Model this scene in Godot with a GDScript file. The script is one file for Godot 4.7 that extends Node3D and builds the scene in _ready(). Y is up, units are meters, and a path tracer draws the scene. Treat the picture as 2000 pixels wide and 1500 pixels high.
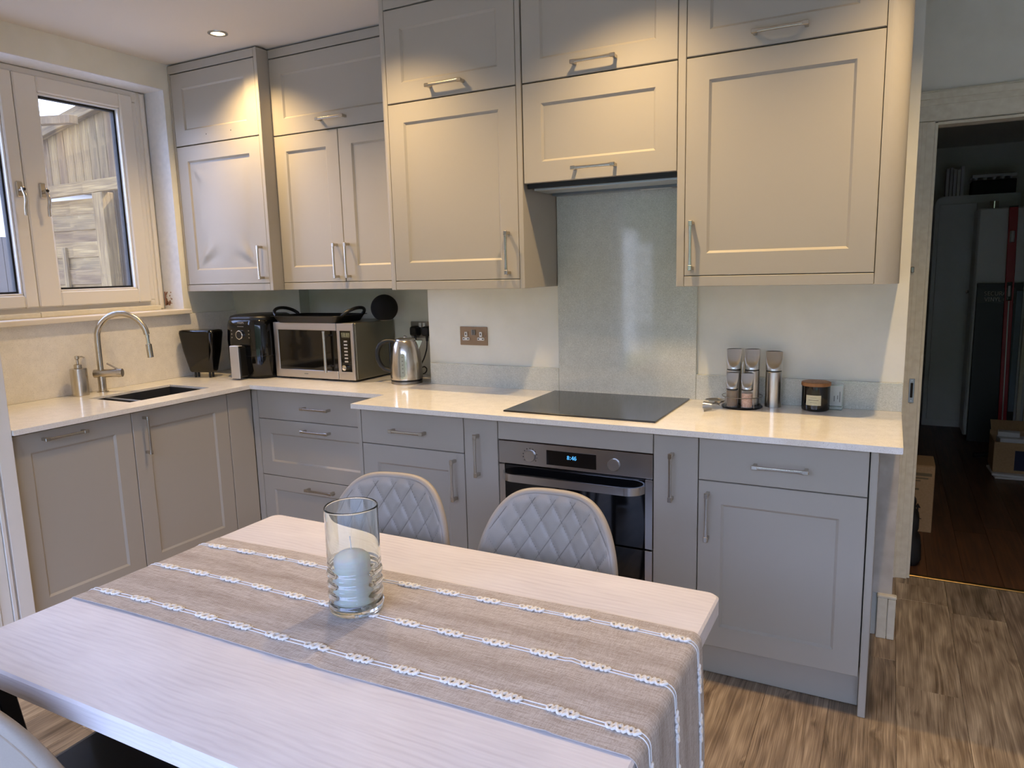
extends Node3D

var M := {}
var used := {}
var RNG := RandomNumberGenerator.new()

# ---------------------------------------------------------------- mesh building
class MB:
	var st := SurfaceTool.new()
	func _init():
		st.begin(Mesh.PRIMITIVE_TRIANGLES)
	func v(p: Vector3, n: Vector3, uv: Vector2):
		st.set_normal(n)
		st.set_uv(uv)
		st.add_vertex(p)
	# flat convex face, points counter-clockwise seen from outside
	func face(pts: Array, uvs: Array = []):
		var n: Vector3 = (pts[1] - pts[0]).cross(pts[2] - pts[0])
		if n.length() < 1e-12 and pts.size() > 3:
			n = (pts[2] - pts[0]).cross(pts[3] - pts[0])
		n = n.normalized()
		var a := n.abs()
		for i in range(1, pts.size() - 1):
			for k in [0, i + 1, i]:
				var p: Vector3 = pts[k]
				var uv := Vector2(p.x, -p.y)
				if uvs.size() > 0:
					uv = uvs[k]
				elif a.y >= a.x and a.y >= a.z:
					uv = Vector2(p.x, p.z)
				elif a.x >= a.z:
					uv = Vector2(p.z, -p.y)
				v(p, n, uv)
	# chamfered box
	func box(c: Vector3, s: Vector3, b := 0.002, q := Basis()):
		var h := s * 0.5
		b = minf(b, minf(h.x, minf(h.y, h.z)) * 0.9)
		var P := func(x: float, y: float, z: float) -> Vector3: return c + q * Vector3(x, y, z)
		if b < 0.00005:
			for f in [[0, 1, 2], [1, 2, 0], [2, 0, 1]]:
				for sg in [-1.0, 1.0]:
					var pts := []
					for k in [[-1, -1], [1, -1], [1, 1], [-1, 1]]:
						var w := Vector3()
						w[f[0]] = sg * h[f[0]]
						w[f[1]] = k[0] * h[f[1]]
						w[f[2]] = k[1] * h[f[2]]
						pts.append(c + q * w)
					if sg < 0:
						pts.reverse()
					face(pts)
			return
		var g := h - Vector3(b, b, b)
		for f in [[0, 1, 2], [1, 2, 0], [2, 0, 1]]:
			for sg in [-1.0, 1.0]:
				var pts := []
				for k in [[-1, -1], [1, -1], [1, 1], [-1, 1]]:
					var w := Vector3()
					w[f[0]] = sg * h[f[0]]
					w[f[1]] = k[0] * g[f[1]]
					w[f[2]] = k[1] * g[f[2]]
					pts.append(c + q * w)
				if sg < 0:
					pts.reverse()
				face(pts)
			# edges along axis f[0]
			for s1 in [-1.0, 1.0]:
				for s2 in [-1.0, 1.0]:
					var e := []
					for k in [[-1, 0], [1, 0], [1, 1], [-1, 1]]:
						var w := Vector3()
						w[f[0]] = k[0] * g[f[0]]
						w[f[1]] = s1 * (h[f[1]] if k[1] == 0 else g[f[1]])
						w[f[2]] = s2 * (g[f[2]] if k[1] == 0 else h[f[2]])
						e.append(c + q * w)
					if s1 * s2 < 0:
						e.reverse()
					face(e)
		for sx in [-1.0, 1.0]:
			for sy in [-1.0, 1.0]:
				for sz in [-1.0, 1.0]:
					var t := [P.call(sx * h.x, sy * g.y, sz * g.z), P.call(sx * g.x, sy * h.y, sz * g.z), P.call(sx * g.x, sy * g.y, sz * h.z)]
					if sx * sy * sz < 0:
						t.reverse()
					face(t)
	func bar(a: Vector3, b: Vector3, w: float, t: float, bev := 0.002, up := Vector3.UP):
		var d := b - a
		var x := d.normalized()
		var y := (up - x * up.dot(x))
		if y.length() < 0.01:
			y = Vector3.RIGHT - x * x.x
		y = y.normalized()
		box((a + b) * 0.5, Vector3(d.length(), w, t), bev, Basis(x, y, x.cross(y)))
	# smooth surface from rows of points; a row is a list along u. Outside = (du x dv)
	func grid(rows: Array, wrap_u := false, flip := false, uvs: Array = []):
		var nr := rows.size()
		var nc: int = rows[0].size()
		var N := []
		for i in nr:
			var r := PackedVector3Array()
			for j in nc:
				var ja := j - 1
				var jb := j + 1
				if wrap_u:
					ja = (j - 1 + nc - 1) % (nc - 1) if j > 0 else nc - 2
					jb = (j + 1) % (nc - 1) if j < nc - 1 else 1
				else:
					ja = maxi(ja, 0)
					jb = mini(jb, nc - 1)
				var du: Vector3 = rows[i][jb] - rows[i][ja]
				var dv: Vector3 = rows[mini(i + 1, nr - 1)][j] - rows[maxi(i - 1, 0)][j]
				var n := du.cross(dv)
				if n.length() < 1e-12:
					n = Vector3.UP
				n = n.normalized()
				r.append(-n if flip else n)
			N.append(r)
		for i in nr - 1:
			for j in nc - 1:
				var q := [[i, j], [i, j + 1], [i + 1, j + 1], [i + 1, j]]
				var order := [0, 2, 1, 0, 3, 2] if not flip else [0, 1, 2, 0, 2, 3]
				for k in order:
					var a: int = q[k][0]
					var b: int = q[k][1]
					var uv := Vector2(float(b) / (nc - 1), float(a) / (nr - 1))
					if uvs.size() > 0:
						uv = uvs[a][b]
					v(rows[a][b], N[a][b], uv)
	# profile of (radius, height) turned about y at c; profile runs upwards on the outside
	func lathe(prof: Array, c := Vector3.ZERO, seg := 32, q := Basis(), sharp := 35.0):
		var runs := []
		var cur := [prof[0]]
		for i in range(1, prof.size()):
			cur.append(prof[i])
			if i < prof.size() - 1:
				var a: Vector2 = (prof[i] - prof[i - 1]).normalized()
				var b: Vector2 = (prof[i + 1] - prof[i]).normalized()
				if rad_to_deg(absf(a.angle_to(b))) > sharp:
					runs.append(cur)
					cur = [prof[i]]
		runs.append(cur)
		for run in runs:
			var nn := []
			for i in run.size():
				var t: Vector2 = run[mini(i + 1, run.size() - 1)] - run[maxi(i - 1, 0)]
				nn.append(Vector2(t.y, -t.x).normalized())
			for i in run.size() - 1:
				for j in seg:
					var a0 := TAU * j / seg
					var a1 := TAU * (j + 1) / seg
					var idx := [[i, a0], [i, a1], [i + 1, a1], [i + 1, a0]]
					for k in [0, 2, 1, 0, 3, 2]:
						var r: Vector2 = run[idx[k][0]]
						var an: float = idx[k][1]
						var m: Vector2 = nn[idx[k][0]]
						# angle runs so that outside faces are counter-clockwise
						var d := Vector3(sin(an), 0, cos(an))
						v(c + q * (d * r.x + Vector3.UP * r.y), q * (d * m.x + Vector3.UP * m.y), Vector2(an / TAU, r.y))
	func tube(path: Array, rad, seg := 10, caps := true):
		var n := path.size()
		var rows := []
		var up := Vector3.UP
		var t0: Vector3 = (path[1] - path[0]).normalized()
		if absf(t0.dot(up)) > 0.9:
			up = Vector3.RIGHT
		var y := (up - t0 * up.dot(t0)).normalized()
		for i in n:
			var t: Vector3 = (path[mini(i + 1, n - 1)] - path[maxi(i - 1, 0)]).normalized()
			y = (y - t * y.dot(t)).normalized()
			var x := y.cross(t)
			var r: float = rad[i] if rad is Array else rad
			var row := PackedVector3Array()
			for j in seg + 1:
				var an := TAU * j / seg
				row.append(path[i] + (x * cos(an) + y * sin(an)) * r)
			rows.append(row)
		grid(rows, true)
		if caps:
			var a := []
			var b := []
			for j in seg:
				a.append(rows[0][seg - 1 - j])
				b.append(rows[n - 1][j])
			face(a)
			face(b)
	# polygon (x, y) extruded from z0 to z1, placed by basis q at c; polygon counter-clockwise
	func extrude(poly: PackedVector2Array, z0: float, z1: float, c := Vector3.ZERO, q := Basis(), smooth := false):
		var tri := Geometry2D.triangulate_polygon(poly)
		var T := func(p: Vector2, z: float) -> Vector3: return c + q * Vector3(p.x, p.y, z)
		for i in range(0, tri.size(), 3):
			var a := poly[tri[i]]
			var b := poly[tri[i + 1]]
			var d := poly[tri[i + 2]]
			if (b - a).cross(d - a) < 0:
				var e := b
				b = d
				d = e
			face([T.call(a, z1), T.call(b, z1), T.call(d, z1)])
			face([T.call(d, z0), T.call(b, z0), T.call(a, z0)])
		var m := poly.size()
		for i in m:
			var a := poly[i]
			var b := poly[(i + 1) % m]
			if smooth:
				var pa := poly[(i - 1 + m) % m]
				var pb := poly[(i + 2) % m]
				var na := nrm(pa, a, b)
				var nb := nrm(a, b, pb)
				var cc := [[a, z0, na], [b, z0, nb], [b, z1, nb], [a, z1, na]]
				for k in [0, 2, 1, 0, 3, 2]:
					var w: Vector2 = cc[k][2]
					v(T.call(cc[k][0], cc[k][1]), q * Vector3(w.x, w.y, 0), Vector2(cc[k][0].x, cc[k][1]))
			else:
				face([T.call(a, z0), T.call(b, z0), T.call(b, z1), T.call(a, z1)])
	func nrm(a: Vector2, b: Vector2, c: Vector2) -> Vector2:
		var d1 := (b - a).normalized()
		var d2 := (c - b).normalized()
		var n1 := Vector2(d1.y, -d1.x)
		var n2 := Vector2(d2.y, -d2.x)
		if d1.dot(d2) < 0.7:
			return n2 if false else (n1 + n2).normalized()
		return (n1 + n2).normalized()
	func done() -> ArrayMesh:
		return st.commit()

func bx(c: Vector3, s: Vector3, b := 0.002) -> ArrayMesh:
	var m := MB.new()
	m.box(c, s, b)
	return m.done()
func bx2(a: Vector3, b: Vector3, bev := 0.002) -> ArrayMesh:
	return bx((a + b) * 0.5, (b - a).abs(), bev)
func turned(prof: Array, seg := 32, c := Vector3.ZERO, q := Basis()) -> ArrayMesh:
	var m := MB.new()
	m.lathe(prof, c, seg, q)
	return m.done()
func pipe(path: Array, r, seg := 10) -> ArrayMesh:
	var m := MB.new()
	m.tube(path, r, seg)
	return m.done()
func rrect(w: float, h: float, r: float, n := 6) -> PackedVector2Array:
	var p := PackedVector2Array()
	for k in 4:
		var cx := (w * 0.5 - r) * (1 if k == 0 or k == 3 else -1)
		var cy := (h * 0.5 - r) * (1 if k < 2 else -1)
		for i in n + 1:
			var a := PI / 2 * (k + float(i) / n)
			p.append(Vector2(cx + r * cos(a), cy + r * sin(a)))
	return p
func slab_r(w: float, h: float, r: float, d: float, z0 := 0.0) -> ArrayMesh:
	var m := MB.new()
	m.extrude(rrect(w, h, r), z0, z0 + d)
	return m.done()

# ---------------------------------------------------------------- scene tree
func numbered(n: String) -> String:
	if not used.has(n):
		used[n] = 0
		return n
	used[n] += 1
	return "%s_%03d" % [n, used[n]]
func tag(o: Node, label: String, category: String, group := ""):
	o.set_meta("label", label)
	o.set_meta("category", category)
	if group != "":
		o.set_meta("group", group)
func thing(called: String, label: String, category: String, at := Vector3.ZERO, turn := 0.0, group := "") -> Node3D:
	var o := Node3D.new()
	o.name = numbered(called)
	add_child(o)
	o.position = at
	o.rotation.y = turn
	tag(o, label, category, group)
	return o
func part(parent: Node, called: String, mesh: Mesh, m: Material, at := Vector3.ZERO, rot := Vector3.ZERO) -> MeshInstance3D:
	var o := MeshInstance3D.new()
	o.name = called
	o.mesh = mesh
	o.material_override = m
	o.position = at
	o.rotation = rot
	parent.add_child(o, true)
	return o
func solo(called: String, mesh: Mesh, m: Material, label: String, category: String, at := Vector3.ZERO, turn := 0.0, group := "") -> MeshInstance3D:
	var o := part(self, numbered(called), mesh, m, at, Vector3(0, turn, 0))
	tag(o, label, category, group)
	return o
func struct(called: String, mesh: Mesh, m: Material, label: String, category: String) -> MeshInstance3D:
	var o := part(self, numbered(called), mesh, m)
	tag(o, label, category)
	o.set_meta("kind", "structure")
	return o
func copy(o: Node3D, at: Vector3, turn := 0.0, label := "") -> Node3D:
	var c: Node3D = o.duplicate()
	c.name = numbered(String(o.name))
	add_child(c)
	c.position = at
	c.rotation.y = turn
	if label != "":
		c.set_meta("label", label)
	return c
func letters(txt: String, size: float, depth := 0.001, font := "Droid Sans", bold := false) -> TextMesh:
	var t := TextMesh.new()
	var f := SystemFont.new()
	f.font_names = PackedStringArray([font])
	if bold:
		f.font_weight = 700
	t.font = f
	t.text = txt
	t.font_size = 32
	t.pixel_size = size / 32.0
	t.depth = depth
	return t

# ---------------------------------------------------------------- materials
func mat(c: Color, rough := 0.5, metal := 0.0) -> StandardMaterial3D:
	var m := StandardMaterial3D.new()
	m.albedo_color = c
	m.roughness = rough
	m.metallic = metal
	return m
func c8(r: int, g: int, b: int) -> Color:
	return Color(r / 255.0, g / 255.0, b / 255.0)
func noise(seed_: int, freq: float, oct := 4) -> FastNoiseLite:
	var n := FastNoiseLite.new()
	n.seed = seed_
	n.frequency = freq
	n.fractal_octaves = oct
	n.noise_type = FastNoiseLite.TYPE_SIMPLEX_SMOOTH
	return n
func tex(im: Image) -> ImageTexture:
	im.generate_mipmaps()
	return ImageTexture.create_from_image(im)
# grain running along v (image height)
func wood(w: int, h: int, light: Color, dark: Color, seed_: int, stretch: float, contrast: float, knots := 0) -> Image:
	var im := Image.create(w, h, false, Image.FORMAT_RGB8)
	var n1 := noise(seed_, 1.0, 3)
	var n2 := noise(seed_ + 7, 1.0, 4)
	var n3 := noise(seed_ + 13, 1.0, 2)
	var r := RandomNumberGenerator.new()
	r.seed = seed_
	var ks := []
	for i in knots:
		ks.append(Vector3(r.randf(), r.randf(), r.randf_range(0.04, 0.09)))
	for y in h:
		for x in w:
			var u := float(x) / w
			var t := float(y) / h
			var warp := n3.get_noise_2d(u * 1.6, t * stretch * 0.25) * 0.7
			var kk := 0.0
			for k in ks:
				var dx: float = (u - k.x) * 1.0
				var dy: float = (t - k.y) * 5.0
				var d: float = sqrt(dx * dx + dy * dy) / k.z
				if d < 4.0:
					warp += exp(-d * d * 0.35) * 0.45
					kk += exp(-d * d * 1.6)
			var ring := n1.get_noise_2d(u * 9.0 + warp * 1.8, t * stretch * 0.15)
			var fine := n2.get_noise_2d(u * 55.0 + warp * 1.5, t * stretch * 0.5)
			var coarse := n3.get_noise_2d(u * 3.0 + 40.0, t * stretch * 0.6 + 9.0)
			var s := clampf(0.5 + contrast * (ring * 0.55 + fine * 0.75 + coarse * 0.6) + kk * 0.3, 0.0, 1.0)
			im.set_pixel(x, y, light.lerp(dark, s))
	return im
func speckle(base: Color, specks: Array, n: int, seed_: int, size := 256) -> Image:
	var im := Image.create(size, size, false, Image.FORMAT_RGB8)
	var ns := noise(seed_, 0.02, 3)
	for y in size:
		for x in size:
			im.set_pixel(x, y, base * (1.0 + 0.03 * ns.get_noise_2d(x, y)))
	var r := RandomNumberGenerator.new()
	r.seed = seed_
	for i in n:
		var c: Color = specks[r.randi() % specks.size()]
		var x := r.randi() % size
		var y := r.randi() % size
		im.set_pixel(x, y, im.get_pixel(x, y).lerp(c, r.randf_range(0.4, 1.0)))
		if r.randf() < 0.3:
			im.set_pixel((x + 1) % size, y, c)
	return im
func mottled(a: Color, b: Color, seed_: int, freq := 0.02, size := 256) -> Image:
	var im := Image.create(size, size, false, Image.FORMAT_RGB8)
	var ns := noise(seed_, freq, 5)
	for y in size:
		for x in size:
			# blend across the borders so that the tile repeats
			var fx := float(x) / size
			var fy := float(y) / size
			var s := ns.get_noise_2d(x, y) * (1 - fx) * (1 - fy) + ns.get_noise_2d(x - size, y) * fx * (1 - fy) + ns.get_noise_2d(x, y - size) * (1 - fx) * fy + ns.get_noise_2d(x - size, y - size) * fx * fy
			im.set_pixel(x, y, a.lerp(b, clampf(0.5 + s, 0, 1)))
	return im
func tri_tex(m: StandardMaterial3D, im: Image, scale: float):
	m.albedo_texture = tex(im)
	m.uv1_triplanar = true
	m.uv1_world_triplanar = true
	m.uv1_scale = Vector3.ONE * scale

func make_materials():
	M.paint = mat(c8(176, 169, 156), 0.42)
	M.wall = mat(Color.WHITE, 0.85)
	tri_tex(M.wall, mottled(c8(230, 228, 214), c8(237, 235, 222), 3, 0.03), 0.8)
	M.wall_raw = mat(Color.WHITE, 0.9)
	tri_tex(M.wall_raw, mottled(c8(190, 182, 168), c8(222, 215, 204), 5, 0.025), 1.6)
	M.ceiling = mat(c8(220, 213, 202), 0.9)
	M.hall_wall = mat(c8(228, 226, 212), 0.9)
	M.white_gloss = mat(c8(228, 224, 215), 0.35)
	M.trim = mat(Color.WHITE, 0.5)
	tri_tex(M.trim, mottled(c8(218, 210, 188), c8(232, 226, 206), 8, 0.05), 2.0)
	M.upvc = mat(c8(232, 228, 220), 0.3)
	M.plaster_white = mat(Color.WHITE, 0.9)
	tri_tex(M.plaster_white, mottled(c8(228, 230, 232), c8(238, 239, 240), 21, 0.05), 2.0)
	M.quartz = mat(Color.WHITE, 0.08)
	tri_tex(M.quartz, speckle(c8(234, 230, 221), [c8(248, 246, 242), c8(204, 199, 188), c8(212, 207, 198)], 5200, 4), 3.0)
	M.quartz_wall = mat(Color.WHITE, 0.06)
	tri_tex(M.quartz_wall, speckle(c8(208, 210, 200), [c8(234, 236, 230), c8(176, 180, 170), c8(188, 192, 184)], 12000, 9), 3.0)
	M.steel = mat(c8(196, 192, 186), 0.28, 1.0)
	M.steel_dark = mat(c8(150, 146, 140), 0.3, 1.0)
	M.nickel = mat(c8(196, 189, 177), 0.27, 1.0)
	M.chrome = mat(c8(222, 220, 216), 0.1, 1.0)
	M.bronze = mat(c8(168, 142, 116), 0.35, 1.0)
	M.black_gloss = mat(c8(10, 10, 11), 0.08)
	M.black_glass = mat(c8(14, 15, 17), 0.05)
	M.black_satin = mat(c8(16, 16, 17), 0.4)
	M.black_matt = mat(c8(20, 20, 22), 0.7)
	M.dark_metal = mat(c8(24, 24, 27), 0.35, 0.6)
	M.granite = mat(c8(44, 45, 48), 0.45)
	M.white_plastic = mat(c8(226, 226, 222), 0.4)
	M.silver_plastic = mat(c8(190, 188, 184), 0.35, 0.5)
	M.red = mat(c8(170, 22, 38), 0.35)
	M.glass = mat(Color(1, 1, 1, 0.06), 0.02)
	M.glass.transparency = BaseMaterial3D.TRANSPARENCY_ALPHA
	M.poly_sheet = mat(Color(0.92, 0.96, 1.0, 0.3), 0.3)
	M.poly_sheet.transparency = BaseMaterial3D.TRANSPARENCY_ALPHA
	M.vase_glass = mat(Color(0.97, 0.99, 0.985, 0.0), 0.0)
	M.vase_glass.refraction_enabled = true
	M.vase_glass.refraction_scale = 0.05
	M.jar_glass = mat(Color(1, 1, 1, 0.12), 0.03)
	M.jar_glass.transparency = BaseMaterial3D.TRANSPARENCY_ALPHA
	M.wax = mat(c8(236, 238, 234), 0.45)
	M.wax.subsurf_scatter_enabled = true
	M.wax.subsurf_scatter_strength = 0.3
	M.leather = mat(Color.WHITE, 0.42)
	tri_tex(M.leather, mottled(c8(160, 151, 140), c8(168, 159, 148), 31, 0.2), 6.0)
	M.piping = mat(c8(160, 144, 126), 0.4)
	M.thread = mat(c8(120, 112, 104), 0.7)
	M.cord_white = mat(c8(240, 238, 234), 0.8)
	M.card = mat(Color.WHITE, 0.85)
	tri_tex(M.card, mottled(c8(164, 132, 92), c8(178, 146, 106), 41, 0.08), 3.0)
	M.paper = mat(c8(214, 212, 206), 0.8)
	M.ink = mat(c8(28, 24, 22), 0.8)
	M.ink_blue = mat(c8(24, 30, 58), 0.7)
	M.label = mat(c8(222, 214, 178), 0.7)
	M.lid_wood = mat(Color.WHITE, 0.5)
	var wi := wood(128, 128, c8(172, 124, 78), c8(136, 90, 52), 77, 2.0, 0.5)
	M.lid_wood.albedo_texture = tex(wi)
	M.lid_wood.uv1_triplanar = true
	M.lid_wood.uv1_scale = Vector3.ONE * 6.0
	M.spice_brown = mat(Color.WHITE, 0.9)
	tri_tex(M.spice_brown, speckle(c8(104, 84, 48), [c8(70, 52, 30), c8(140, 112, 66)], 20000, 51, 128), 8.0)
	M.spice_pink = mat(Color.WHITE, 0.8)
	tri_tex(M.spice_pink, speckle(c8(206, 164, 140), [c8(232, 204, 188), c8(178, 128, 106)], 20000, 52, 128), 8.0)
	M.brass = mat(c8(190, 160, 104), 0.35, 1.0)
	M.screen_blue = mat(c8(10, 20, 40), 0.4)
	M.screen_blue.emission_enabled = true
	M.screen_blue.emission = c8(90, 190, 255)
	M.screen_blue.emission_energy_multiplier = 1.2
	M.lamp = mat(c8(255, 244, 220), 0.4)
	M.lamp.emission_enabled = true
	M.lamp.emission = c8(255, 226, 170)
	M.lamp.emission_energy_multiplier = 6.0
	# floor planks: three grains, each in two tones
	M.planks = []
	for k in 4:
		var im := wood(192, 1024, [c8(196, 174, 144), c8(184, 164, 138), c8(200, 180, 150), c8(176, 156, 130)][k], [c8(98, 80, 60), c8(92, 76, 60), c8(106, 88, 68), c8(86, 72, 56)][k], 100 + k * 17, 9.0, 0.6, 3)
		var m := mat(Color.WHITE, 0.42)
		m.albedo_texture = tex(im)
		M.planks.append(m)
	M.boards = []
	for k in 2:
		var im := wood(128, 512, [c8(122, 84, 54), c8(106, 72, 46)][k], [c8(66, 42, 28), c8(58, 38, 26)][k], 300 + k, 8.0, 0.5, 1)
		var m := mat(Color.WHITE, 0.4)
		m.albedo_texture = tex(im)
		M.boards.append(m)
	var ti := table_grain()
	M.table = mat(Color.WHITE, 0.33)
	M.table.albedo_texture = tex(ti)
	M.fence = []
	for k in 3:
		var im := wood(128, 512, [c8(168, 142, 92), c8(156, 132, 86), c8(146, 122, 80)][k], [c8(92, 70, 40), c8(82, 64, 40), c8(84, 62, 38)][k], 400 + k * 5, 6.0, 0.6, 3)
		var m := mat(Color.WHITE, 0.85)
		m.albedo_texture = tex(im)
		M.fence.append(m)
	M.fence_dark = mat(c8(58, 56, 54), 0.9)
	M.render_wall = mat(c8(200, 200, 196), 0.9)
	M.paving = mat(Color.WHITE, 0.9)
	tri_tex(M.paving, mottled(c8(150, 148, 142), c8(176, 172, 166), 71, 0.05), 0.6)
	M.hedge = mat(Color.WHITE, 0.8)
	tri_tex(M.hedge, mottled(c8(40, 50, 30), c8(80, 94, 58), 72, 0.2), 1.0)
	M.linen = mat(Color.WHITE, 0.9)
	M.linen.albedo_texture = tex(linen_image())
	M.rubber = mat(c8(18, 20, 22), 0.6)
	M.mat_dark = mat(Color.WHITE, 0.75)
	tri_tex(M.mat_dark, mottled(c8(34, 36, 42), c8(44, 46, 52), 91, 0.3), 4.0)

# whitewashed table top: fine wavy lines along the table
func table_grain() -> Image:
	var w := 512
	var h := 768
	var im := Image.create(w, h, false, Image.FORMAT_RGB8)
	var n1 := noise(61, 1.0, 2)
	var n2 := noise(62, 1.0, 3)
	var a := c8(236, 230, 228)
	var b := c8(210, 202, 201)
	for y in h:
		for x in w:
			var wv := n1.get_noise_2d(x * 0.005, y * 0.0022) * 5.0 + n1.get_noise_2d(x * 0.02 + 50.0, y * 0.02) * 0.5
			var l := 0.5 + 0.5 * sin(x * 0.75 + wv * 2.2)
			var f := n2.get_noise_2d(x * 0.25, y * 0.012)
			var k := n2.get_noise_2d(x * 0.01 + 30.0, y * 0.006)
			im.set_pixel(x, y, a.lerp(b, clampf(0.3 + pow(l, 3.0) * 0.34 * clampf(0.6 + k * 1.4, 0, 1) + f * 0.28 + k * 0.2, 0, 1)))
	return im

# table runner cloth: u along the runner, v across it; woven streaks, open-weave bands
func linen_image() -> Image:
	var w := 1536
	var h := 512
	var im := Image.create(w, h, false, Image.FORMAT_RGB8)
	var n1 := noise(5, 1.0, 3)
	var n2 := noise(6, 1.0, 2)
	var n3 := noise(8, 1.0, 3)
	var base := c8(178, 166, 155)
	var pale := c8(212, 205, 198)
	var brown := c8(130, 112, 96)
	for y in h:
		var t := float(y) / h
		var band := maxf(exp(-pow((t - 0.335) / 0.05, 2.0)), exp(-pow((t - 0.685) / 0.055, 2.0)))
		for x in w:
			var s := n1.get_noise_2d(x * 0.02, y * 0.8)
			var f := n2.get_noise_2d(x * 0.8, y * 0.03) * 0.6 + n2.get_noise_2d(x * 0.6 + 90.0, y * 0.9) * 0.7
			var k := n3.get_noise_2d(x * 0.005, y * 0.02)
			var c := base.lerp(pale, clampf(0.45 + s * 0.6 + f * 0.5, 0, 1))
			c = c.lerp(brown, clampf(0.1 + k * 0.2 - s * 0.4 - f * 0.3, 0, 0.5))
			if band > 0.25:
				var chk := 0.5 + 0.5 * sin(x * 1.05) * sin(y * 1.25)
				c = c.lerp(brown, band * (0.1 + 0.5 * chk) * (0.75 + 0.5 * n3.get_noise_2d(x * 0.01 + 70.0, y * 0.02)) * 0.95)
			im.set_pixel(x, y, c)
	return im

# ---------------------------------------------------------------- kitchen fronts
func ring(m: MB, a: Vector2, za: float, b: Vector2, zb: float):
	var s := [Vector2(-1, -1), Vector2(1, -1), Vector2(1, 1), Vector2(-1, 1)]
	for k in 4:
		var p: Vector2 = s[k]
		var q: Vector2 = s[(k + 1) % 4]
		m.face([Vector3(p.x * a.x, p.y * a.y, za), Vector3(q.x * a.x, q.y * a.y, za), Vector3(q.x * b.x, q.y * b.y, zb), Vector3(p.x * b.x, p.y * b.y, zb)])
func shaker(w: float, h: float, fr := 0.073, warped := false) -> ArrayMesh:
	var m := MB.new()
	var t := 0.02
	var c := 0.0016
	var o := Vector2(w * 0.5, h * 0.5)
	var f := o - Vector2(c, c)
	var i := o - Vector2(fr, fr)
	var sl := 0.008
	var rec := 0.0075
	var r := i - Vector2(sl, sl)
	ring(m, o, -t, o, -c)
	ring(m, o, -c, f, 0)
	ring(m, f, 0, i, 0)
	ring(m, i, 0, r, -rec)
	m.face([Vector3(o.x, -o.y, -t), Vector3(-o.x, -o.y, -t), Vector3(-o.x, o.y, -t), Vector3(o.x, o.y, -t)])
	if not warped:
		m.face([Vector3(-r.x, -r.y, -rec), Vector3(r.x, -r.y, -rec), Vector3(r.x, r.y, -rec), Vector3(-r.x, r.y, -rec)])
	else:
		# the wrapped film has lifted: it bulges and creases towards three corners
		var rows := []
		for a in 41:
			var row := PackedVector3Array()
			for b in 37:
				var u := b / 36.0
				var v := a / 40.0
				var edge := minf(minf(u, 1 - u) * 9.0, minf(v, 1 - v) * 9.0)
				var z := 0.005 * sqrt(maxf(sin(PI * u) * sin(PI * v), 0.0))
				for k in [Vector3(0, 0, 1.0), Vector3(1, 0, 0.9), Vector3(0, 1, 0.5)]:
					var dx: float = absf(u - k.x) * r.x * 2.0
					var dy: float = absf(v - k.y) * r.y * 2.0
					var d := sqrt(dx * dx + dy * dy)
					z += k.z * 0.0075 * exp(-pow((d - 0.05) / 0.1, 2.0)) * cos(atan2(dy, dx) * 7.0 + 0.8) * clampf(edge, 0, 1)
				row.append(Vector3((u * 2 - 1) * r.x, (v * 2 - 1) * r.y, -rec + z * clampf(edge, 0, 1)))
			rows.append(row)
		m.grid(rows)
	return m.done()
var handle_mesh: ArrayMesh
func make_handle_mesh() -> ArrayMesh:
	var m := MB.new()
	for s in [-1.0, 1.0]:
		m.box(Vector3(s * 0.0755, 0, 0.0145), Vector3(0.012, 0.012, 0.029), 0.0012)
		m.box(Vector3(s * 0.0745, 0, 0.031), Vector3(0.019, 0.0135, 0.009), 0.0015)
	# slim bar, a little waisted
	var rows := []
	for k in 9:
		var x := -0.07 + 0.14 * k / 8.0
		var q := 1.0 - 0.22 * (1.0 - pow(absf(x) / 0.07, 2.0))
		var hy := 0.0058 * q
		var hz := 0.0038
		var row := PackedVector3Array()
		for p in [Vector2(-1, -0.6), Vector2(-1, 0.6), Vector2(-0.7, 1), Vector2(0.7, 1), Vector2(1, 0.6), Vector2(1, -0.6), Vector2(0.7, -1), Vector2(-0.7, -1), Vector2(-1, -0.6)]:
			row.append(Vector3(x, p.x * hy, 0.031 + p.y * hz))
		rows.append(row)
	m.grid(rows, true, true)
	return m.done()
func add_handle(parent: Node, x: float, y: float, upright: bool):
	var o := part(parent, "handle", handle_mesh, M.nickel, Vector3(x, y, 0), Vector3(0, 0, PI / 2 if upright else 0.0))
	o.set_meta("label", "brushed steel bar handle")
# front: {k: kind, x0, x1, y0, y1, flat, hx, hy, up}; all in the unit's own axes, front plane z = 0
func front(unit: Node, d: Dictionary) -> MeshInstance3D:
	var w: float = d.x1 - d.x0
	var h: float = d.y1 - d.y0
	var c := Vector3((d.x0 + d.x1) * 0.5, (d.y0 + d.y1) * 0.5, 0)
	var me: ArrayMesh
	if d.get("flat", false):
		me = bx(Vector3(0, 0, -0.01), Vector3(w, h, 0.02), 0.0016)
	else:
		me = shaker(w, h, d.get("fr", 0.074), d.get("warped", false))
	var o := part(unit, d.k, me, M.paint, c)
	if d.has("hx"):
		add_handle(o, d.hx - c.x, d.hy - c.y, d.get("up", false))
	return o

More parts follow.
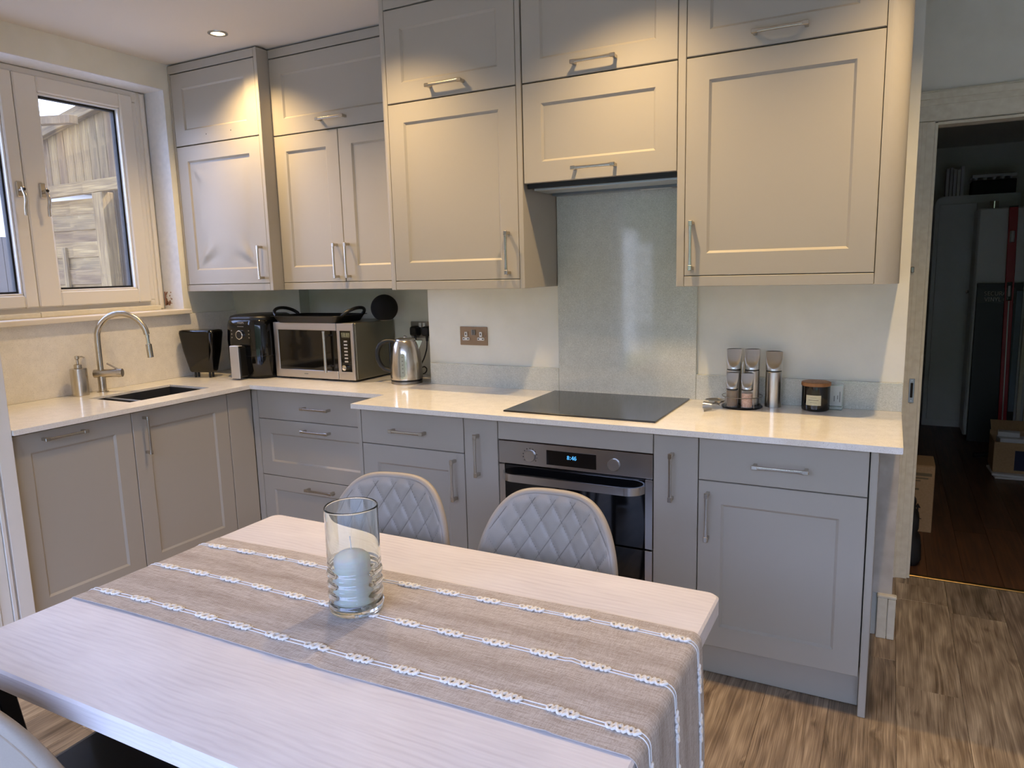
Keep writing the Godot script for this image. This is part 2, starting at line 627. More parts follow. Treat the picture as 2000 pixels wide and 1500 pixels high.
func base_units():
	var X := [1.4229, 1.9219, 2.0714, 2.6703, 2.8222, 3.3254]
	var zd := 0.4994
	var g := 0.0016
	var yt := 0.851
	var yb := 0.1325
	var ys := 0.7096
	# dark gap behind fronts comes from the carcass standing back
	var body := func(u: Node3D, x0: float, x1: float, d: float, y1 := 0.858):
		part(u, "carcass", bx2(Vector3(x0 + 0.001, yb, -d), Vector3(x1 - 0.001, y1, -0.0235), 0.001), M.paint)
	# drawer and door unit beside the step
	var u := thing("base_cabinet", "greige base cabinet with a drawer over a door, beside the worktop step", "cabinet", Vector3(0, 0, zd))
	body.call(u, X[0], X[1], 0.49)
	part(u, "end_panel", bx2(Vector3(1.4025, 0.0, -0.49), Vector3(1.4215, 0.862, 0.0), 0.0015), M.paint)
	front(u, {k = "drawer", x0 = X[0] + g, x1 = X[1] - g, y0 = ys + g, y1 = yt, flat = true, hx = 1.667, hy = 0.777})
	front(u, {k = "door", x0 = X[0] + g, x1 = X[1] - g, y0 = yb, y1 = ys - g, hx = 1.879, hy = 0.602, up = true})
	# pull-out units either side of the oven
	u = thing("pull_out_cabinet", "narrow greige pull-out unit with a steel handle, between drawer cabinet and oven", "cabinet", Vector3(0, 0, zd))
	body.call(u, X[1], X[2], 0.49)
	front(u, {k = "door", x0 = X[1] + g, x1 = X[2] - g, y0 = yb, y1 = yt, flat = true, hx = 1.9865, hy = 0.7125, up = true})
	u = thing("pull_out_cabinet", "narrow greige pull-out unit with a steel handle, between oven and end cabinet", "cabinet", Vector3(0, 0, zd))
	body.call(u, X[3], X[4], 0.49)
	front(u, {k = "door", x0 = X[3] + g, x1 = X[4] - g, y0 = yb, y1 = yt, flat = true, hx = 2.736, hy = 0.7125, up = true})
	u = thing("oven_housing", "greige oven housing with a plain strip between worktop and oven", "cabinet", Vector3(0, 0, zd))
	for s in [[X[2] + 0.001, X[2] + 0.012], [X[3] - 0.012, X[3] - 0.001]]:
		part(u, "side_panel", bx2(Vector3(s[0], yb, -0.49), Vector3(s[1], 0.858, -0.0235), 0.001), M.paint)
	front(u, {k = "filler_panel", x0 = X[2] + g, x1 = X[3] - g, y0 = 0.7815, y1 = yt, flat = true})
	front(u, {k = "lower_panel", x0 = X[2] + g, x1 = X[3] - g, y0 = yb, y1 = 0.185, flat = true})
	u = thing("base_cabinet", "greige end base cabinet with a drawer over a door, nearest the hall doorway", "cabinet", Vector3(0, 0, zd))
	body.call(u, X[4], X[5], 0.49)
	part(u, "end_panel", bx2(Vector3(3.3275, 0.0, -0.49), Vector3(3.3495, 0.862, 0.0), 0.0018), M.paint)
	front(u, {k = "drawer", x0 = X[4] + g, x1 = X[5] - g, y0 = ys + g, y1 = yt, flat = true, hx = 3.0775, hy = 0.777})
	front(u, {k = "door", x0 = X[4] + g, x1 = X[5] - g, y0 = yb, y1 = ys - g, hx = 2.856, hy = 0.592, up = true})
	# pan drawers in the recess
	var zs := 0.2713
	u = thing("drawer_unit", "greige three-drawer base unit set back under the microwave", "cabinet", Vector3(0, 0, zs))
	body.call(u, 0.5837, 1.3637, 0.49)
	part(u, "filler_panel", bx2(Vector3(1.3655, yb, -0.02), Vector3(1.4005, 0.853, 0.0), 0.001), M.paint)
	front(u, {k = "drawer", x0 = 0.5837 + g, x1 = 1.3637 - g, y0 = 0.7105, y1 = yt, flat = true, hx = 0.9735, hy = 0.779})
	front(u, {k = "drawer", x0 = 0.5837 + g, x1 = 1.3637 - g, y0 = 0.4230, y1 = 0.7075, fr = 0.07, hx = 0.967, hy = 0.667})
	front(u, {k = "drawer", x0 = 0.5837 + g, x1 = 1.3637 - g, y0 = yb, y1 = 0.4198, fr = 0.07, hx = 0.967, hy = 0.377})
	# units under the window face +x: local x runs towards -z
	u = thing("sink_cabinet", "greige sink cabinet with one panelled door and a blank corner panel", "cabinet", Vector3(0.543, 0, 0), PI / 2)
	part(u, "carcass", bx2(Vector3(-0.919, yb, -0.53), Vector3(-0.421, 0.63, -0.0235), 0.001), M.paint)
	front(u, {k = "door", x0 = -0.9185, x1 = -0.4225, y0 = yb, y1 = yt, hx = -0.866, hy = 0.747, up = true})
	part(u, "corner_panel", bx2(Vector3(-0.419, yb, -0.02), Vector3(-0.2725, yt, 0.0), 0.0016), M.paint)
	part(u, "corner_post", bx2(Vector3(-0.2715, yb, 0.001), Vector3(-0.2525, yt, 0.039), 0.0016), M.paint)
	u = thing("integrated_dishwasher", "greige panelled appliance door with a horizontal steel handle, under the worktop end", "dishwasher", Vector3(0.543, 0, 0), PI / 2)
	body.call(u, -1.407, -0.921, 0.53)
	front(u, {k = "door", x0 = -1.4065, x1 = -0.9215, y0 = yb, y1 = yt, hx = -1.208, hy = 0.821})
	# plinths
	solo("plinth", bx2(Vector3(1.4235, 0.002, 0.425), Vector3(3.3265, 0.128, 0.441)), M.paint, "greige plinth board under the oven run of base cabinets", "plinth")
	solo("plinth", bx2(Vector3(0.5, 0.002, 0.2), Vector3(1.4015, 0.128, 0.216)), M.paint, "greige plinth board under the set-back drawer unit", "plinth")
	solo("plinth", bx2(Vector3(0.47, 0.002, 0.218), Vector3(0.486, 0.128, 1.408)), M.paint, "greige plinth board under the sink cabinet", "plinth")

func wall_units():
	var zu := 0.305
	var yb := 1.3732
	var y1 := 2.0815
	var y2 := 2.087
	var y3 := 2.4417
	var g := 0.0016
	var top := func(u: Node3D, x0: float, x1: float, depth: float, ybot := 1.345):
		part(u, "carcass", bx2(Vector3(x0, ybot, -depth), Vector3(x1, 2.446, -0.0235), 0.001), M.paint)
		part(u, "cornice", bx2(Vector3(x0, 2.4475, -0.06), Vector3(x1, 2.487, 0.0), 0.0015), M.paint)
	var pelmet := func(u: Node3D, x0: float, x1: float, depth: float):
		part(u, "pelmet", bx2(Vector3(x0, 1.336, -0.02), Vector3(x1, 1.3705, 0.0), 0.0015), M.paint)
		part(u, "underside", bx2(Vector3(x0, 1.3365, -depth), Vector3(x1, 1.3445, -0.0205), 0.001), M.paint)
	# by the window
	var u := thing("wall_cabinet", "greige wall cabinet beside the window with creased door film and no flap handle", "cabinet", Vector3(0, 0, 0.139))
	top.call(u, -0.0175, 0.594, 0.3)
	pelmet.call(u, -0.0175, 0.594, 0.3)
	part(u, "side_panel", bx2(Vector3(0.595, 1.336, -0.3), Vector3(0.615, 2.487, 0.001), 0.0015), M.paint)
	part(u, "filler_strip", bx2(Vector3(-0.0175, 1.372, -0.02), Vector3(-0.002, 2.446, 0.0), 0.001), M.paint)
	var f := front(u, {k = "flap_door", x0 = 0.0, x1 = 0.5935, y0 = y2, y1 = y3})
	for hx in [0.231, 0.407]:
		part(f, "screw_hole", turned([Vector2(0.0001, 0.0002), Vector2(0.0028, 0.0002), Vector2(0.0028, 0.0)], 10, Vector3.ZERO, Basis(Vector3.RIGHT, PI / 2)), M.ink, Vector3(hx - 0.297, 2.128 - (y2 + y3) * 0.5, 0.0004))
	front(u, {k = "door", x0 = 0.0, x1 = 0.5935, y0 = yb, y1 = y1, warped = true, hx = 0.556, hy = 1.4755, up = true})
	# recessed double
	u = thing("wall_cabinet", "greige double-door wall cabinet set back above the microwave", "cabinet", Vector3(0, 0, 0.067))
	top.call(u, 0.6165, 1.454, 0.3)
	pelmet.call(u, 0.6165, 1.454, 0.3)
	front(u, {k = "flap_door", x0 = 0.618, x1 = 1.4253, y0 = y2, y1 = y3, hx = 1.001, hy = 2.129})
	front(u, {k = "door", x0 = 0.618, x1 = 1.0197, y0 = yb, y1 = y1, hx = 0.9775, hy = 1.4725, up = true})
	front(u, {k = "door", x0 = 1.0229, x1 = 1.4253, y0 = yb, y1 = y1, hx = 1.05, hy = 1.4725, up = true})
	part(u, "filler_strip", bx2(Vector3(1.4268, 1.372, -0.02), Vector3(1.454, 2.446, 0.0), 0.001), M.paint)
	# left of the hood
	u = thing("wall_cabinet", "greige tall-door wall cabinet over the double socket, next to the hood", "cabinet", Vector3(0, 0, zu))
	top.call(u, 1.4925, 2.081, 0.324)
	pelmet.call(u, 1.4925, 2.081, 0.324)
	var post := MB.new()
	post.extrude(post_profile(0.0365, 0.324, 0.03, true), 0, 1.151)
	part(u, "rounded_post", post.done(), M.paint, Vector3(1.4555, 1.336, 0), Vector3(-PI / 2, 0, 0))
	part(u, "side_panel", bx2(Vector3(2.082, 1.336, -0.324), Vector3(2.1022, 2.487, 0.0), 0.0015), M.paint)
	front(u, {k = "flap_door", x0 = 1.4935, x1 = 2.0797, y0 = y2, y1 = y3, hx = 1.7815, hy = 2.128})
	front(u, {k = "door", x0 = 1.4935, x1 = 2.0797, y0 = yb, y1 = y1, hx = 2.0378, hy = 1.4725, up = true})
	# hood cabinet
	u = thing("wall_cabinet", "short greige wall cabinet with two lift-up doors above the hob", "cabinet", Vector3(0, 0, zu))
	top.call(u, 2.1075, 2.6885, 0.324, 1.76)
	front(u, {k = "flap_door", x0 = 2.1085, x1 = 2.6875, y0 = y2, y1 = y3, hx = 2.396, hy = 2.125})
	front(u, {k = "flap_door", x0 = 2.1085, x1 = 2.6875, y0 = 1.7269, y1 = y1, hx = 2.394, hy = 1.7645})
	# right end
	u = thing("wall_cabinet", "greige wall cabinet with a wide door and a rounded end post by the doorway", "cabinet", Vector3(0, 0, zu))
	top.call(u, 2.7175, 3.3065, 0.324)
	pelmet.call(u, 2.7175, 3.3065, 0.324)
	part(u, "side_panel", bx2(Vector3(2.69, 1.336, -0.324), Vector3(2.7165, 2.487, 0.0), 0.0015), M.paint)
	post = MB.new()
	post.extrude(post_profile(0.0685, 0.324, 0.062, false), 0, 1.151, Vector3.ZERO, Basis(), false)
	part(u, "rounded_post", post.done(), M.paint, Vector3(3.3078, 1.336, 0), Vector3(-PI / 2, 0, 0))
	front(u, {k = "flap_door", x0 = 2.7185, x1 = 3.3055, y0 = y2, y1 = y3, hx = 3.0105, hy = 2.125})
	front(u, {k = "door", x0 = 2.7185, x1 = 3.3055, y0 = yb, y1 = y1, hx = 2.7445, hy = 1.4735, up = true})
# plan of a corner post: x 0..w, y 0..depth (depth goes to -z after turning), one front corner rounded
func post_profile(w: float, depth: float, r: float, round_left: bool) -> PackedVector2Array:
	var p := PackedVector2Array()
	if round_left:
		for k in 13:
			var a := PI + PI / 2 * k / 12.0
			p.append(Vector2(r + r * cos(a), r + r * sin(a)))
		p.append(Vector2(w, 0))
		p.append(Vector2(w, depth))
		p.append(Vector2(0, depth))
	else:
		p.append(Vector2(0, 0))
		for k in 17:
			var a := -PI / 2 + PI / 2 * k / 16.0
			p.append(Vector2(w - r + r * cos(a), r + r * sin(a)))
		p.append(Vector2(w, depth))
		p.append(Vector2(0, depth))
	return p

func worktops():
	# L-shaped worktop with a step and a sink cut-out
	var y1 := 0.884
	var y0 := 0.8645
	var m := MB.new()
	var rects := [[0.0, -0.165, 0.18, 1.41], [0.468, -0.165, 0.6005, 1.41], [0.18, -0.165, 0.468, 0.452], [0.18, 0.868, 0.468, 1.41], [0.6005, -0.165, 1.42, 0.3284], [0.492, -0.239, 1.42, -0.165], [1.42, -0.018, 3.4086, 0.5565]]
	for r in rects:
		m.face([Vector3(r[0], y1, r[1]), Vector3(r[0], y1, r[3]), Vector3(r[2], y1, r[3]), Vector3(r[2], y1, r[1])])
		m.face([Vector3(r[0], y0, r[1]), Vector3(r[2], y0, r[1]), Vector3(r[2], y0, r[3]), Vector3(r[0], y0, r[3])])
	var loops := [
		[Vector2(0, 1.41), Vector2(0.6005, 1.41), Vector2(0.6005, 0.3284), Vector2(1.42, 0.3284), Vector2(1.42, 0.5565), Vector2(3.4086, 0.5565), Vector2(3.4086, -0.018), Vector2(1.42, -0.018), Vector2(1.42, -0.239), Vector2(0.492, -0.239), Vector2(0.492, -0.165), Vector2(0, -0.165)],
		[Vector2(0.18, 0.452), Vector2(0.468, 0.452), Vector2(0.468, 0.868), Vector2(0.18, 0.868)]]
	for l in loops:
		for i in l.size():
			var a: Vector2 = l[i]
			var b: Vector2 = l[(i + 1) % l.size()]
			m.face([Vector3(a.x, y0, a.y), Vector3(b.x, y0, b.y), Vector3(b.x, y1, b.y), Vector3(a.x, y1, a.y)])
	solo("worktop", m.done(), M.quartz, "pale speckled quartz worktop, L-shaped with a step and sink cut-out", "worktop")
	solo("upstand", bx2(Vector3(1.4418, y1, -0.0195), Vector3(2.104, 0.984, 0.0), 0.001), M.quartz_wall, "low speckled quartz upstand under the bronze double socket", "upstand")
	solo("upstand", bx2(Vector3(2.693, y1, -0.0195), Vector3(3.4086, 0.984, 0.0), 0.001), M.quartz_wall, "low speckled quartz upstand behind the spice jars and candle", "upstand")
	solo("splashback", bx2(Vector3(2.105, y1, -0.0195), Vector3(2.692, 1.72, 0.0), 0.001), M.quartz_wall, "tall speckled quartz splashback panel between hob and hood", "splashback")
	solo("splashback", bx2(Vector3(-0.0195, y1, -0.164), Vector3(0.0, 1.218, 1.409), 0.001), M.quartz, "speckled quartz splashback on the window wall behind the tap", "splashback")
	# sink
	var s := thing("sink", "dark grey undermount sink with a large and a small bowl", "sink", Vector3(0, 0.8745, 0))
	for b in [[0.459, 0.785, 0.17], [0.803, 0.861, 0.12]]:
		part(s, "bowl", bowl(0.187, b[0], 0.461, b[1], b[2]), M.granite)
	part(s, "divider", bx2(Vector3(0.188, -0.03, 0.7865), Vector3(0.46, 0.0035, 0.8015), 0.003), M.hood_grey)
	part(s, "drain", turned([Vector2(0.0001, 0.004), Vector2(0.03, 0.004), Vector2(0.042, 0.002), Vector2(0.042, 0.0)], 24), M.steel, Vector3(0.33, -0.168, 0.62))
	part(s, "drain", turned([Vector2(0.0001, 0.003), Vector2(0.018, 0.003), Vector2(0.022, 0.0)], 20), M.steel, Vector3(0.33, -0.118, 0.834))
func bowl(x0: float, z0: float, x1: float, z1: float, d: float) -> ArrayMesh:
	var m := MB.new()
	var t := 0.006
	var s := 0.012
	# inside walls slope in, outside shell, rim
	var a := [Vector3(x0, 0, z0), Vector3(x0, 0, z1), Vector3(x1, 0, z1), Vector3(x1, 0, z0)]
	var b := [Vector3(x0 + s, -d, z0 + s), Vector3(x0 + s, -d, z1 - s), Vector3(x1 - s, -d, z1 - s), Vector3(x1 - s, -d, z0 + s)]
	var c := [Vector3(x0 - t, 0, z0 - t), Vector3(x0 - t, 0, z1 + t), Vector3(x1 + t, 0, z1 + t), Vector3(x1 + t, 0, z0 - t)]
	var e := [Vector3(x0 - t, -d - t, z0 - t), Vector3(x0 - t, -d - t, z1 + t), Vector3(x1 + t, -d - t, z1 + t), Vector3(x1 + t, -d - t, z0 - t)]
	for k in 4:
		var j := (k + 1) % 4
		m.face([b[k], b[j], a[j], a[k]])
		m.face([a[k], a[j], c[j], c[k]])
		m.face([c[k], c[j], e[j], e[k]])
	m.face(b)
	m.face([e[3], e[2], e[1], e[0]])
	return m.done()

# ---------------------------------------------------------------- fitted appliances
func oven():
	var o := thing("oven", "built-in stainless steel oven with black glass door and blue clock", "oven", Vector3(0, 0, 0.4994))
	part(o, "housing", bx2(Vector3(2.088, 0.195, -0.46), Vector3(2.654, 0.775, -0.022), 0.001), M.black_satin)
	var cp := part(o, "control_panel", bx2(Vector3(2.0735, 0.6915, -0.02), Vector3(2.668, 0.7775, 0.0), 0.001), M.steel_brushed)
	var dp := part(cp, "display", bx2(Vector3(2.272, 0.7035, 0.0), Vector3(2.4645, 0.7575, 0.0012), 0.0003), M.black_glass)
	dp.set_meta("label", "black glass display with a blue clock reading 8:46")
	part(cp, "clock_digits", letters("8:46", 0.02, 0.0006, "Droid Sans", true), M.screen_blue, Vector3(2.372, 0.7365, 0.0017))
	for x in [2.205, 2.53]:
		part(cp, "knob", turned([Vector2(0.0215, 0.0), Vector2(0.0215, 0.006), Vector2(0.0205, 0.0075), Vector2(0.0001, 0.0075)], 32, Vector3.ZERO, Basis(Vector3.RIGHT, PI / 2)), M.steel, Vector3(x, 0.7285, 0.0005))
		var dots := MB.new()
		for k in 11:
			var a := -2.2 + 4.4 * k / 10.0
			dots.box(Vector3(sin(a) * 0.0285, cos(a) * 0.0285, 0.0003), Vector3(0.003, 0.003, 0.0006), 0.0)
		if x < 2.3:
			part(cp, "dial_marks", dots.done(), M.ink, Vector3(x, 0.7285, 0.0))
	var d := part(o, "door", bx2(Vector3(2.0985, 0.4385, -0.022), Vector3(2.6405, 0.687, -0.002), 0.001), M.black_glass)
	for s in [[2.0735, 2.0975], [2.6415, 2.668]]:
		part(d, "side_trim", bx2(Vector3(s[0], 0.4385, -0.022), Vector3(s[1], 0.687, -0.001), 0.001), M.steel_brushed)
	var hm := MB.new()
	var rows := []
	var pts := []
	var x0 := 2.102
	var x1 := 2.634
	for k in 9:
		var a := PI / 2 * k / 8.0
		pts.append(Vector2(x0 + 0.055 * (1 - cos(a)), 0.052 * sin(a)))
	for k in range(8, -1, -1):
		var a := PI / 2 * k / 8.0
		pts.append(Vector2(x1 - 0.055 * (1 - cos(a)), 0.052 * sin(a)))
	for k in pts.size():
		var t: Vector2 = (pts[mini(k + 1, pts.size() - 1)] - pts[maxi(k - 1, 0)]).normalized()
		var n := Vector2(-t.y, t.x)
		var row := PackedVector3Array()
		for q in [[-0.014, 0.0], [-0.014, 0.0075], [0.014, 0.0075], [0.014, 0.0], [-0.014, 0.0]]:
			var p: Vector2 = pts[k] + n * q[1]
			row.append(Vector3(p.x, 0.652 + q[0], p.y - 0.006))
		rows.append(row)
	# flat bar: four separate strips so that its edges stay crisp
	for e in 4:
		var strip := []
		for r in rows:
			strip.append(PackedVector3Array([r[e], r[e + 1]]))
		hm.grid(strip, false, true)
	part(d, "handle", hm.done(), M.steel_brushed)
	var lw := part(o, "lower_panel", bx2(Vector3(2.0985, 0.192, -0.022), Vector3(2.6405, 0.432, -0.002), 0.001), M.black_glass)
	for s in [[2.0735, 2.0975], [2.6415, 2.668]]:
		part(lw, "side_trim", bx2(Vector3(s[0], 0.192, -0.022), Vector3(s[1], 0.432, -0.001), 0.001), M.steel_brushed)

func hob_and_hood():
	var h := thing("hob", "black glass induction hob set on the worktop in front of the splashback", "hob", Vector3(2.38, 0.884, 0.247))
	var m := MB.new()
	m.box(Vector3(0, 0.003, 0), Vector3(0.583, 0.006, 0.472), 0.0015)
	part(h, "glass_plate", m.done(), M.hob_glass)
	var marks := MB.new()
	for k in 4:
		marks.box(Vector3(-0.06 + 0.04 * k, 0.0063, 0.215), Vector3(0.012, 0.0004, 0.0015), 0.0)
	part(h, "touch_marks", marks.done(), M.steel_dark)
	var e := thing("extractor_hood", "dark grey integrated extractor hood under the short wall cabinet", "extractor hood", Vector3(2.398, 1.7, 0.0))
	part(e, "body", bx2(Vector3(-0.287, 0.012, 0.002), Vector3(0.287, 0.058, 0.27), 0.001), M.black_satin)
	part(e, "pull_out_visor", bx2(Vector3(-0.287, 0.009, 0.272), Vector3(0.287, 0.03, 0.283), 0.001), M.black_satin)
	part(e, "grease_filter", bx2(Vector3(-0.272, 0.003, 0.13), Vector3(0.286, 0.0115, 0.255), 0.001), M.hood_steel)
	part(e, "rear_strip", bx2(Vector3(-0.285, 0.001, 0.012), Vector3(0.286, 0.0115, 0.06), 0.001), M.hood_grey)
	part(e, "lamp_lens", bx2(Vector3(0.08, 0.0, 0.025), Vector3(0.2, 0.001, 0.045), 0.0), M.white_plastic)

func tap_and_soap():
	var t := thing("kitchen_tap", "brushed steel pull-out tap with a tall curved spout behind the sink", "tap", Vector3(0.062, 0.884, 0.722))
	part(t, "base", turned([Vector2(0.024, 0.0), Vector2(0.024, 0.004), Vector2(0.0175, 0.006), Vector2(0.0175, 0.075), Vector2(0.0001, 0.075)], 24), M.nickel)
	var a := Vector3(0.83, 0, -0.56).normalized()
	part(t, "mixer_body", pipe([a * -0.03 + Vector3(0, 0.088, 0), a * 0.075 + Vector3(0, 0.088, 0)], 0.02, 20), M.nickel)
	part(t, "lever_knob", pipe([a * 0.076 + Vector3(0, 0.088, 0), a * 0.096 + Vector3(0, 0.088, 0)], [0.0215, 0.0195], 20), M.nickel)
	part(t, "lever", pipe([a * 0.085 + Vector3(0, 0.1, 0), a * 0.03 + Vector3(0, 0.135, 0)], 0.004, 8), M.nickel)
	var path := [Vector3(0, 0.1, 0), Vector3(0, 0.17, 0), Vector3(0, 0.24, 0)]
	var R := 0.112
	for k in range(1, 17):
		var an := PI * 0.97 * k / 16.0
		path.append(a * (R - R * cos(an)) + Vector3(0, 0.255 + R * sin(an), 0))
	part(t, "spout", pipe(path, 0.0132, 16), M.nickel)
	var e: Vector3 = path[path.size() - 1]
	var dn := Vector3(0.06, -1, -0.03).normalized()
	part(t, "hose_joint", pipe([e, e + dn * 0.012, e + dn * 0.02, e + dn * 0.045], [0.009, 0.009, 0.0075, 0.0085], 14), M.chrome)
	part(t, "spray_head", pipe([e + dn * 0.045, e + dn * 0.048, e + dn * 0.108, e + dn * 0.11], [0.0105, 0.0135, 0.0135, 0.012], 18), M.nickel)
	var s := thing("soap_dispenser", "brushed steel soap dispenser standing beside the tap", "soap dispenser", Vector3(0.062, 0.884, 0.828))
	part(s, "bottle", turned([Vector2(0.0001, 0), Vector2(0.0345, 0), Vector2(0.0355, 0.003), Vector2(0.0355, 0.122), Vector2(0.034, 0.126), Vector2(0.015, 0.128), Vector2(0.0001, 0.128)], 32), M.nickel)
	part(s, "collar", turned([Vector2(0.0165, 0.128), Vector2(0.0165, 0.143), Vector2(0.012, 0.146), Vector2(0.0001, 0.146)], 20), M.nickel)
	var pm := part(s, "pump", turned([Vector2(0.0055, 0.146), Vector2(0.0055, 0.166), Vector2(0.0095, 0.17), Vector2(0.0095, 0.183), Vector2(0.0001, 0.185)], 16), M.nickel)
	part(pm, "nozzle", pipe([Vector3(0, 0.178, 0), a * 0.022 + Vector3(0, 0.18, 0), a * 0.032 + Vector3(0, 0.174, 0)], 0.0035, 8), M.nickel)

# loft of rounded rectangles: list of [y, half width x, half depth z, corner radius, dx, dz]
func loft(list: Array, n := 8) -> ArrayMesh:
	var m := MB.new()
	var rows := []
	for l in list:
		var p := rrect(l[1] * 2, l[2] * 2, minf(l[3], minf(l[1], l[2]) * 0.999), n)
		var row := PackedVector3Array()
		for k in p.size() + 1:
			var q := p[k % p.size()]
			row.append(Vector3(q.x + (l[4] if l.size() > 4 else 0.0), l[0], -q.y + (l[5] if l.size() > 5 else 0.0)))
		rows.append(row)
	m.grid(rows, true)
	for e in [[rows.size() - 1, 1.0], [0, -1.0]]:
		var f := []
		for k in rows[e[0]].size() - 1:
			f.append(rows[e[0]][k])
		if e[1] < 0:
			f.reverse()
		m.face(f)
	return m.done()

func counter_appliances():
	var H := 0.884
	# microwave
	var w := thing("microwave", "stainless steel microwave with a black glass door, in the worktop corner recess", "microwave", Vector3(0.807, H, 0.095))
	part(w, "casing", bx2(Vector3(-0.258, 0.01, -0.325), Vector3(0.262, 0.288, -0.016), 0.003), M.mw_side)
	for x in [-0.2, 0.2]:
		for z in [-0.28, -0.05]:
			part(w, "foot", turned([Vector2(0.016, 0), Vector2(0.014, 0.0095), Vector2(0.0001, 0.0095)], 12), M.black_satin, Vector3(x, 0, z))
	var dr := MB.new()
	# steel door frame as four bars round the window
	dr.box(Vector3(-0.054, 0.2705, -0.0075), Vector3(0.415, 0.0375, 0.015), 0.002)
	dr.box(Vector3(-0.054, 0.0305, -0.0075), Vector3(0.415, 0.0405, 0.015), 0.002)
	dr.box(Vector3(-0.246, 0.15, -0.0075), Vector3(0.031, 0.205, 0.015), 0.002)
	var d := part(w, "door", dr.done(), M.mw_steel)
	part(d, "window", bx2(Vector3(-0.2305, 0.05, -0.014), Vector3(0.153, 0.252, -0.003), 0.0005), M.mw_glass)
	var hd := part(d, "handle", pipe([Vector3(0.098, 0.046, 0.026), Vector3(0.098, 0.25, 0.026)], 0.0075, 14), M.steel)
	for y in [0.072, 0.226]:
		part(hd, "mount", pipe([Vector3(0.1, y, -0.003), Vector3(0.1, y, 0.026)], 0.005, 10), M.steel)
	part(d, "brand_mark", bx(Vector3.ZERO, Vector3(0.026, 0.004, 0.0006), 0.0), M.print_grey, Vector3(-0.055, 0.031, 0.0004))
	var pm := MB.new()
	pm.box(Vector3(0.208, 0.2705, -0.0075), Vector3(0.103, 0.0375, 0.015), 0.002)
	pm.box(Vector3(0.208, 0.0305, -0.0075), Vector3(0.103, 0.0405, 0.015), 0.002)
	pm.box(Vector3(0.1655, 0.15, -0.0075), Vector3(0.018, 0.205, 0.015), 0.002)
	pm.box(Vector3(0.2505, 0.15, -0.0075), Vector3(0.018, 0.205, 0.015), 0.002)
	var cp := part(w, "control_panel", pm.done(), M.mw_steel)
	part(cp, "panel_face", bx2(Vector3(0.175, 0.05, -0.014), Vector3(0.241, 0.252, -0.004), 0.0005), M.black_gloss)
	part(cp, "display", bx2(Vector3(0.184, 0.218, -0.004), Vector3(0.236, 0.244, -0.003), 0.0003), M.lcd)
	part(cp, "display_digits", letters("18:81", 0.023, 0.0004), M.lcd_ink, Vector3(0.21, 0.231, -0.0027))
	for k in 7:
		part(cp, "button", bx(Vector3.ZERO, Vector3(0.021, 0.0075, 0.003), 0.0006), M.silver_plastic, Vector3(0.208, 0.2 - 0.0165 * k, -0.003))
	part(cp, "dial", turned([Vector2(0.0145, 0), Vector2(0.0135, 0.013), Vector2(0.0001, 0.0145)], 24, Vector3.ZERO, Basis(Vector3.RIGHT, PI / 2)), M.chrome, Vector3(0.2, 0.0715, -0.004))
	# roasting tin on the microwave
	var t := thing("roasting_tin", "black roasting tin with two looped handles lying on the microwave", "roasting tin", Vector3(0.775, 1.1735, 0.0), 0.06)
	var R := 0.03
	var tin := MB.new()
	var rows := []
	for l in [[0.016, 0.0, 0.185, 0.105], [0.0, 0.0, 0.185, 0.105], [0.002, 0.0, 0.19, 0.108], [0.03, 0.0, 0.205, 0.12], [0.032, 0.0, 0.216, 0.131], [0.034, 0.0, 0.216, 0.131], [0.034, 0.0, 0.204, 0.119], [0.006, 0.0, 0.187, 0.105], [0.005, 0.0, 0.05, 0.03]].slice(1):
		var p := rrect(l[2] * 2, l[3] * 2, minf(R, l[3] * 0.9), 6)
		var row := PackedVector3Array()
		for k in p.size() + 1:
			var q := p[k % p.size()]
			row.append(Vector3(q.x, l[0], -q.y))
		rows.append(row)
	tin.grid(rows, true)
	var cap := []
	for k in rows[0].size() - 1:
		cap.append(rows[0][k])
	cap.reverse()
	tin.face(cap)
	cap = []
	for k in rows[0].size() - 1:
		cap.append(rows[rows.size() - 1][k])
	tin.face(cap)
	part(t, "pan", tin.done(), M.black_satin)
	for s in [-1.0, 1.0]:
		var hp := []
		for k in 15:
			var a := PI * k / 14.0
			hp.append(Vector3(s * (0.205 + 0.042 * sin(a)), 0.033 + 0.036 * sin(a), 0.085 * cos(a)))
		part(t, "handle", pipe(hp, 0.0085, 10), M.black_satin)
	# smart speaker
	var sp := thing("smart_speaker", "black fabric ball speaker standing on the microwave's back corner", "speaker", Vector3(1.09, 1.172, -0.13))
	var prof := []
	for k in 19:
		var a := -PI / 2 + 0.42 + (PI - 0.42) * k / 18.0
		prof.append(Vector2(maxf(cos(a) * 0.068, 0.0001), 0.062 + sin(a) * 0.068))
	prof.push_front(Vector2(0.0001, prof[0].y))
	part(sp, "fabric_ball", turned(prof, 36), M.speaker)
	part(sp, "base_ring", turned([Vector2(0.028, 0.0), Vector2(0.034, 0.001), Vector2(0.036, 0.004), Vector2(0.0001, 0.004)], 28), M.steel_dark, Vector3(0, -0.0004, 0))
	# air fryer
	var f := thing("air_fryer", "glossy black air fryer with a silver front handle, left of the microwave", "air fryer", Vector3(0.392, H, 0.03), 0.05)
	part(f, "base", loft([[0.0, 0.12, 0.125, 0.06], [0.012, 0.125, 0.13, 0.06]]), M.black_satin)
	part(f, "body", loft([[0.01, 0.125, 0.13, 0.07], [0.03, 0.136, 0.143, 0.08], [0.1, 0.141, 0.15, 0.085], [0.2, 0.142, 0.151, 0.085], [0.275, 0.138, 0.147, 0.085], [0.298, 0.134, 0.142, 0.085], [0.303, 0.13, 0.137, 0.085]], 10), M.black_gloss)
